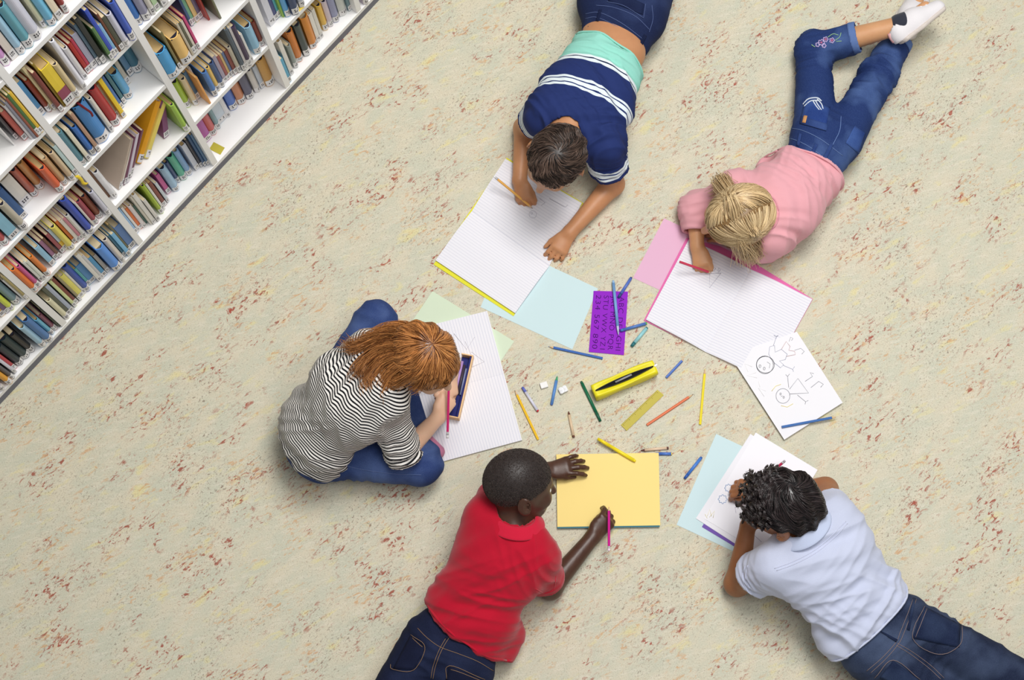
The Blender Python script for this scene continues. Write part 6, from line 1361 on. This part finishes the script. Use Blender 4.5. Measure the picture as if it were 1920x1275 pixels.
    je = garment('jeans', jp, 0.005, denim('indigo_denim', (22, 28, 52), (58, 70, 108), 0.35, 9.0), P, [Pl(wp, -(ax0+side*(-0.18)))], (), [(0.006, ax0, 0.04, 0.12, 4.9, pe, 0.14)])
    hem_band('hem', sh, J(868, 1192, 0.15), ax0+side*(-0.18), 0.003, red, P)
    tan = mat('tan_stitch', (150, 120, 92), 0.8, 0.1); jd = denim('indigo_band', (18, 22, 44), (44, 54, 90), 0.3, 3.3)
    seam('waistband_stitch', [je], [[(783, 1178), (800, 1195), (825, 1213), (860, 1226), (895, 1240), (925, 1258)], [(852, 1188), (880, 1198), (910, 1214), (932, 1230)]], 0.0008, tan, P, 0.001)
    seam('seat_seam', [je], [[(846, 1184), (834, 1200), (822, 1222), (812, 1250), (808, 1272)], [(850, 1186), (838, 1202), (826, 1224), (816, 1252), (812, 1273)]], 0.0008, tan, P, 0.001)
    patch('back_pocket', [je], [(770, 1192), (798, 1214), (776, 1256), (738, 1254)], jd, P, 0.0022, 8)
    seam('pocket_stitch', [je], [[(772, 1190), (798, 1213), (776, 1256), (738, 1255), (734, 1246)], [(775, 1196), (793, 1213)]], 0.0008, tan, P, 0.0038, dense=6)
    patch('back_pocket', [je], [(842, 1249), (908, 1275), (900, 1300), (836, 1274)], jd, P, 0.0022, 8)
    seam('pocket_stitch', [je], [[(838, 1272), (843, 1248), (908, 1273)], [(846, 1254), (904, 1277)]], 0.0008, tan, P, 0.0038, dense=6)
    for q in ([(834, 1197), (839, 1200), (853, 1182), (848, 1179)], [(914, 1246), (919, 1249), (936, 1214), (931, 1212)]): patch('belt_loop', [je], q, jd, P, 0.004, 4)
    prone_shoes(P, (al, ar), nrm(dn), nrm(lat), (60, 62, 70))
    # cropped hair: scalp cap with dense stubble
    cn, cd = (-0.36, 0, 0.93), -0.002
    rng = np.random.default_rng(13); roots = scalp_roots(13000, hd, cn, cd, rng, s)
    flow = lambda q, t: rng.normal(size=q.shape)
    S = comb(hd, roots, 0.0026, 1, flow, lambda t, q: 0.0012+0.0022*t+0*q[:, 0], s, 0.0004, rng)
    hm = hair_material('cropped_black_hair', (40, 32, 30), (88, 74, 68), 0.5, 0.5)
    strands_mesh('hair', S, 0.0006, 0.0004, hm, P, rng.uniform(0, 1, len(roots)), scalp_cap(hd, 0.0022, cn, cd, 0.0034, s))
    return P
boy_red()
pencil('magenta pencil with white end in the hand of the boy in red', (1141.5, 950), (1141.8, 1033), (206, 18, 142), tilt=(0.060, 0.085), eraser=(246, 226, 240))
# ---- curly-haired boy in the white shirt, lying at the lower right
def boy_white():
    J = at; s = 1.0; hc = J(1470, 948, 0.30)
    P = thing('person', 'curly dark-haired boy in pale short-sleeved shirt and jeans leaning on his hand', 'person', J(1600, 1120, 0))
    hp, hcarve, hd = head_prims(hc, (-0.20, 0.34, 0.92), (-0.92, 0.16, -0.3), s)
    nb = J(1514, 1004, 0.250); ch = J(1540, 1042, 0.205); wa = J(1608, 1140, 0.142); pe = J(1662, 1196, 0.108)
    sl, sr = J(1452, 1062, 0.215), J(1566, 972, 0.215); el, er = J(1382, 1094, 0.050), J(1548, 918, 0.050); wl, wr = J(1402, 986, 0.120), J(1428, 918, 0.040)
    lat = sr-sl; side = nrm(lat); ax0 = nrm(pe-nb); dn = nrm(J(1800, 1262, 0)-J(1662, 1196, 0))
    hl, hr = pe-side*0.060, pe+side*0.060; kl, kr = J(1790, 1330, 0.07), J(1850, 1248, 0.07); al, ar = kl+dn*0.30, kr+dn*0.30; al[2] = ar[2] = 0.05
    torso = [Ec(nb+(ch-nb)*0.45, ch, 0.088, 0.060, 0.112, 0.072, lat, 0.04), Ec(ch, wa, 0.112, 0.072, 0.088, 0.064, lat, 0.04), Ec(wa, pe, 0.088, 0.064, 0.096, 0.068, lat, 0.04), Rc(sl, sr, 0.045, 0.045, 0.05)]
    arms = limb(sl, el, wl, (0.041, 0.035, 0.0220))+limb(sr, er, wr, (0.041, 0.034, 0.0220))
    legs = [Rc(hl, kl, 0.058, 0.046), Rc(kl, al, 0.046, 0.030), Rc(hr, kr, 0.058, 0.046), Rc(kr, ar, 0.046, 0.030)]
    neck = [Rc(nb, hc-hd[3]*0.03-hd[1]*0.02, 0.044, 0.042, 0.03)]
    handL = hand_prims(wl, J(1432, 962, 0.195)-wl, (-0.5, -0.3, 0.6), (0.3, 0.8, 0.3), (25, 35, 25), 0.84, 4)
    handR = hand_prims(wr, J(1388, 914, 0.040)-wr, (0.0, 0.25, 1), (0, -1, 0), (42, 58, 34), 0.84, 3, nrm(J(1390, 932, 0.024)-J(1412, 926, 0.04)), index_curl=(32, 46, 24))
    finish_body('body', P, torso+arms+legs+neck+hp+handL+handR, hcarve, 0.0038, skin('skin_brown', (172, 116, 78), (146, 92, 58)))
    eyes(P, hd, s, (50, 32, 22))
    slv = [RcF(sl, sl+(el-sl)*0.52, 0.056, 0.062, 0.035), RcF(sr, sr+(er-sr)*0.40, 0.054, 0.056, 0.035)]
    st = [Ec(nb+(ch-nb)*0.25, ch, 0.104, 0.072, 0.142, 0.096, lat, 0.04), Ec(ch, wa, 0.142, 0.096, 0.134, 0.092, lat, 0.04), Ec(wa, wa+ax0*0.085, 0.134, 0.092, 0.140, 0.094, lat, 0.04), Rc(sl, sr, 0.054, 0.054, 0.06)]
    hem = Pl(J(1634, 1172, 0.16), ax0+side*0.10)
    carve = [Rc(sl+(el-sl)*0.42, el, 0.047, 0.044), Rc(nb, hc, 0.050, 0.056)]
    folds = [(0.013, nrm(ax0+side*0.25), 0.050, 0.26, 2.7, wa-ax0*0.02, 0.15), (0.013, nrm(ax0*0.6-side), 0.045, 0.20, 6.9, J(1650, 1110, 0.15), 0.10), (0.010, nrm(ax0-side*0.4), 0.055, 0.24, 9.9, ch, 0.15), (0.009, nrm(el-sl), 0.03, 0.1, 4.6, sl+(el-sl)*0.4, 0.07), (0.010, nrm(side-ax0*0.4), 0.045, 0.2, 1.9, J(1560, 1200, 0.14), 0.10)]
    wm = cloth('white_cotton', (200, 206, 228), bscale=600); sh = garment('shirt', st+slv, 0.0042, wm, P, [hem], carve, folds)
    wr_ = cloth('white_seam', (204, 208, 228))
    seam('yoke_seam', [sh], [[(1452, 1066), (1490, 1052), (1530, 1030), (1562, 1002), (1586, 978)], [(1456, 1070), (1494, 1056), (1534, 1034), (1566, 1006), (1589, 982)]], 0.0011, wr_, P, 0.0006)
    seam('sleeve_hem', [sh], [[(1397, 1062), (1392, 1082), (1400, 1106), (1410, 1116)], [(1402, 1060), (1398, 1082), (1406, 1106)]], 0.0011, wr_, P, 0.0006)
    f2 = nrm(np.cross(side, ax0)); f2 = f2 if f2[2] > 0 else -f2; ax = nrm(hc-nb+np.array([0, 0, 0.05])); vv = []; ff = []; n_ = 30; c0 = nb+nrm(hc-nb)*0.034+np.array([0.004, 0, 0.008]); f2 = nrm(f2-ax*(f2@ax)); sd2 = nrm(np.cross(f2, ax)); sd2 = sd2 if sd2@side > 0 else -sd2
    for i in range(n_+1):
        a = -0.84*math.pi+1.68*math.pi*i/n_+0.5*math.pi
        rr = lambda k: sd2*math.cos(a)*0.060*k+f2*math.sin(a)*0.056*k
        vv += [c0+rr(0.90)+ax*0.012, c0+rr(0.98)+ax*0.015, c0+rr(1.16)+ax*0.000, c0+rr(1.38)-ax*0.010]
        if i: b_ = 4*(i-1); ff += [(b_+k, b_+k+1, b_+k+5, b_+k+4) for k in range(3)]
    co = mesh('collar', vv, ff, cloth('collar_cotton', (196, 206, 232)), P, True); m_ = co.modifiers.new('solid', 'SOLIDIFY'); m_.thickness = 0.006; co.modifiers.new('sub', 'SUBSURF').render_levels = 1
    jp = [Ec(wa+ax0*0.06, pe, 0.110, 0.084, 0.124, 0.094, lat, 0.04), Rc(hl, kl, 0.082, 0.066, 0.03), Rc(kl, al, 0.066, 0.052, 0.02), Rc(hr, kr, 0.082, 0.066, 0.03), Rc(kr, ar, 0.066, 0.052, 0.02)]
    je = garment('jeans', jp, 0.005, denim('worn_denim', (26, 34, 58), (96, 112, 144), 0.5, 11.0), P, [Pl(J(1626, 1164, 0.16), -(ax0+side*0.10))], (), [(0.006, dn, 0.05, 0.16, 4.2, hr+(kr-hr)*0.4, 0.16), (0.005, ax0, 0.04, 0.12, 7.9, pe, 0.12)])
    hem_band('hem', sh, J(1634, 1172, 0.16), ax0+side*0.10, 0.003, wm, P)
    rust = mat('rust_stitch', (140, 122, 120), 0.8, 0.1); jd = denim('worn_band', (24, 34, 62), (80, 98, 132), 0.4, 3.7)
    seam('waistband_stitch', [je], [[(1712, 1122), (1702, 1150), (1688, 1185), (1680, 1204), (1655, 1232), (1625, 1258)], [(1718, 1124), (1708, 1152), (1694, 1188), (1684, 1208), (1660, 1236), (1632, 1262)]], 0.0008, rust, P, 0.001)
    seam('seat_seam', [je], [[(1682, 1206), (1710, 1222), (1745, 1248), (1770, 1272)], [(1680, 1210), (1706, 1226), (1740, 1252), (1764, 1274)]], 0.0008, rust, P, 0.001)
    patch('back_pocket', [je], [(1732, 1138), (1800, 1172), (1798, 1214), (1710, 1196)], jd, P, 0.0022, 10)
    seam('pocket_stitch', [je], [[(1732, 1138), (1710, 1196), (1760, 1226), (1800, 1208), (1802, 1174)], [(1736, 1142), (1715, 1194)]], 0.0009, rust, P, 0.0038, dense=6)
    patch('back_pocket', [je], [(1674, 1238), (1724, 1276), (1712, 1300), (1650, 1270)], jd, P, 0.0022, 8)
    seam('pocket_stitch', [je], [[(1640, 1270), (1674, 1237), (1724, 1274)]], 0.0009, rust, P, 0.0038, dense=6)
    for q in ([(1646, 1180), (1650, 1184), (1680, 1204), (1683, 1199)], [(1700, 1180), (1705, 1182), (1716, 1124), (1711, 1122)]): patch('belt_loop', [je], q, jd, P, 0.004, 4)
    prone_shoes(P, (al, ar), nrm(dn), nrm(lat), (84, 80, 78))
    # hair: smooth round the whorl, loose curls over the forehead
    cn, cd = (-0.36, 0, 0.93), 0.004
    rng = np.random.default_rng(17); roots = scalp_roots(2800, hd, cn, cd, rng, s); crown = nrm(np.array([-0.28, -0.12, 1.0]))
    def flow(q, t):
        r = q-crown*(q@crown)[:, None]; r /= np.maximum(np.linalg.norm(r, axis=1, keepdims=True), 0.06); sp = np.cross(crown, r)
        return r+0.75*sp+0.30*np.stack([np.sin(10*q[:, 1]+8*q[:, 0]+a) for a in (0, 2, 4)], 1)
    lift = lambda t, q: 0.006+0.010*np.sin(math.pi*min(1, t*0.95))*(0.7+0.5*np.sin(12*q[:, 0]+8*q[:, 1]))
    S = comb(hd, roots, rng.uniform(0.045, 0.070, len(roots)), 10, flow, lift, s, 0.002, rng)
    # curls: helical locks rooted on the front of the scalp
    fr = roots[roots[:, 0] > 0.18][:900]; c, f, l, u = hd; A = np.array([f, l, u]); R = np.array([0.092, 0.074, 0.084]); off = np.array([-0.008, 0, 0.018]); K = 13; C = []; tn = []
    t = np.linspace(0, 1, K)[:, None]
    for g in range(120):
        b = fr[rng.integers(len(fr))]; n_w = (b/R)@A; n_w = nrm(n_w); p0 = (b*(R+0.006)+off)@A+c; dr_ = nrm(f*0.9+l*rng.normal()*0.35+u*rng.uniform(-0.3, 0.25)+n_w*0.35); L = rng.uniform(0.018, 0.044); a1 = nrm(np.cross(dr_, n_w)); a2 = np.cross(dr_, a1)
        rad = rng.uniform(0.005, 0.011); turns = rng.uniform(1.2, 2.2); ph = rng.uniform(0, 6.28)
        for i in range(19):
            o_ = rng.normal(size=3)*0.0016; w_ = ph+rng.normal()*0.18; rr_ = rad*rng.uniform(0.8, 1.15)*np.minimum(1, t*4)
            C.append(p0+o_+dr_*L*t+(a1*np.cos(w_+turns*6.28*t)+a2*np.sin(w_+turns*6.28*t))*rr_-np.array([0, 0, 0.016])*t**2); tn.append(rng.uniform(0, 1))
    i_ = np.linspace(0, S.shape[1]-1, K); a_ = np.floor(i_).astype(int); b_ = np.minimum(a_+1, S.shape[1]-1); q_ = (i_-a_)[None, :, None]; S = S[:, a_]*(1-q_)+S[:, b_]*q_
    strands_mesh('hair', np.concatenate([S, np.array(C)]), 0.00115, 0.0006, hair_material('black_curly_hair', (14, 11, 12), (74, 62, 62), 0.3, 0.6), P, np.concatenate([rng.uniform(0, 1, len(S))**1.5, np.array(tn)]), scalp_cap(hd, 0.0062, cn, cd, 0.004, s))
    return P
boy_white()
pencil('magenta pencil poking out above the curly hair', (1418, 908), (1472, 864), (196, 32, 84), tilt=(0.012, 0.060), eraser=(170, 160, 170))
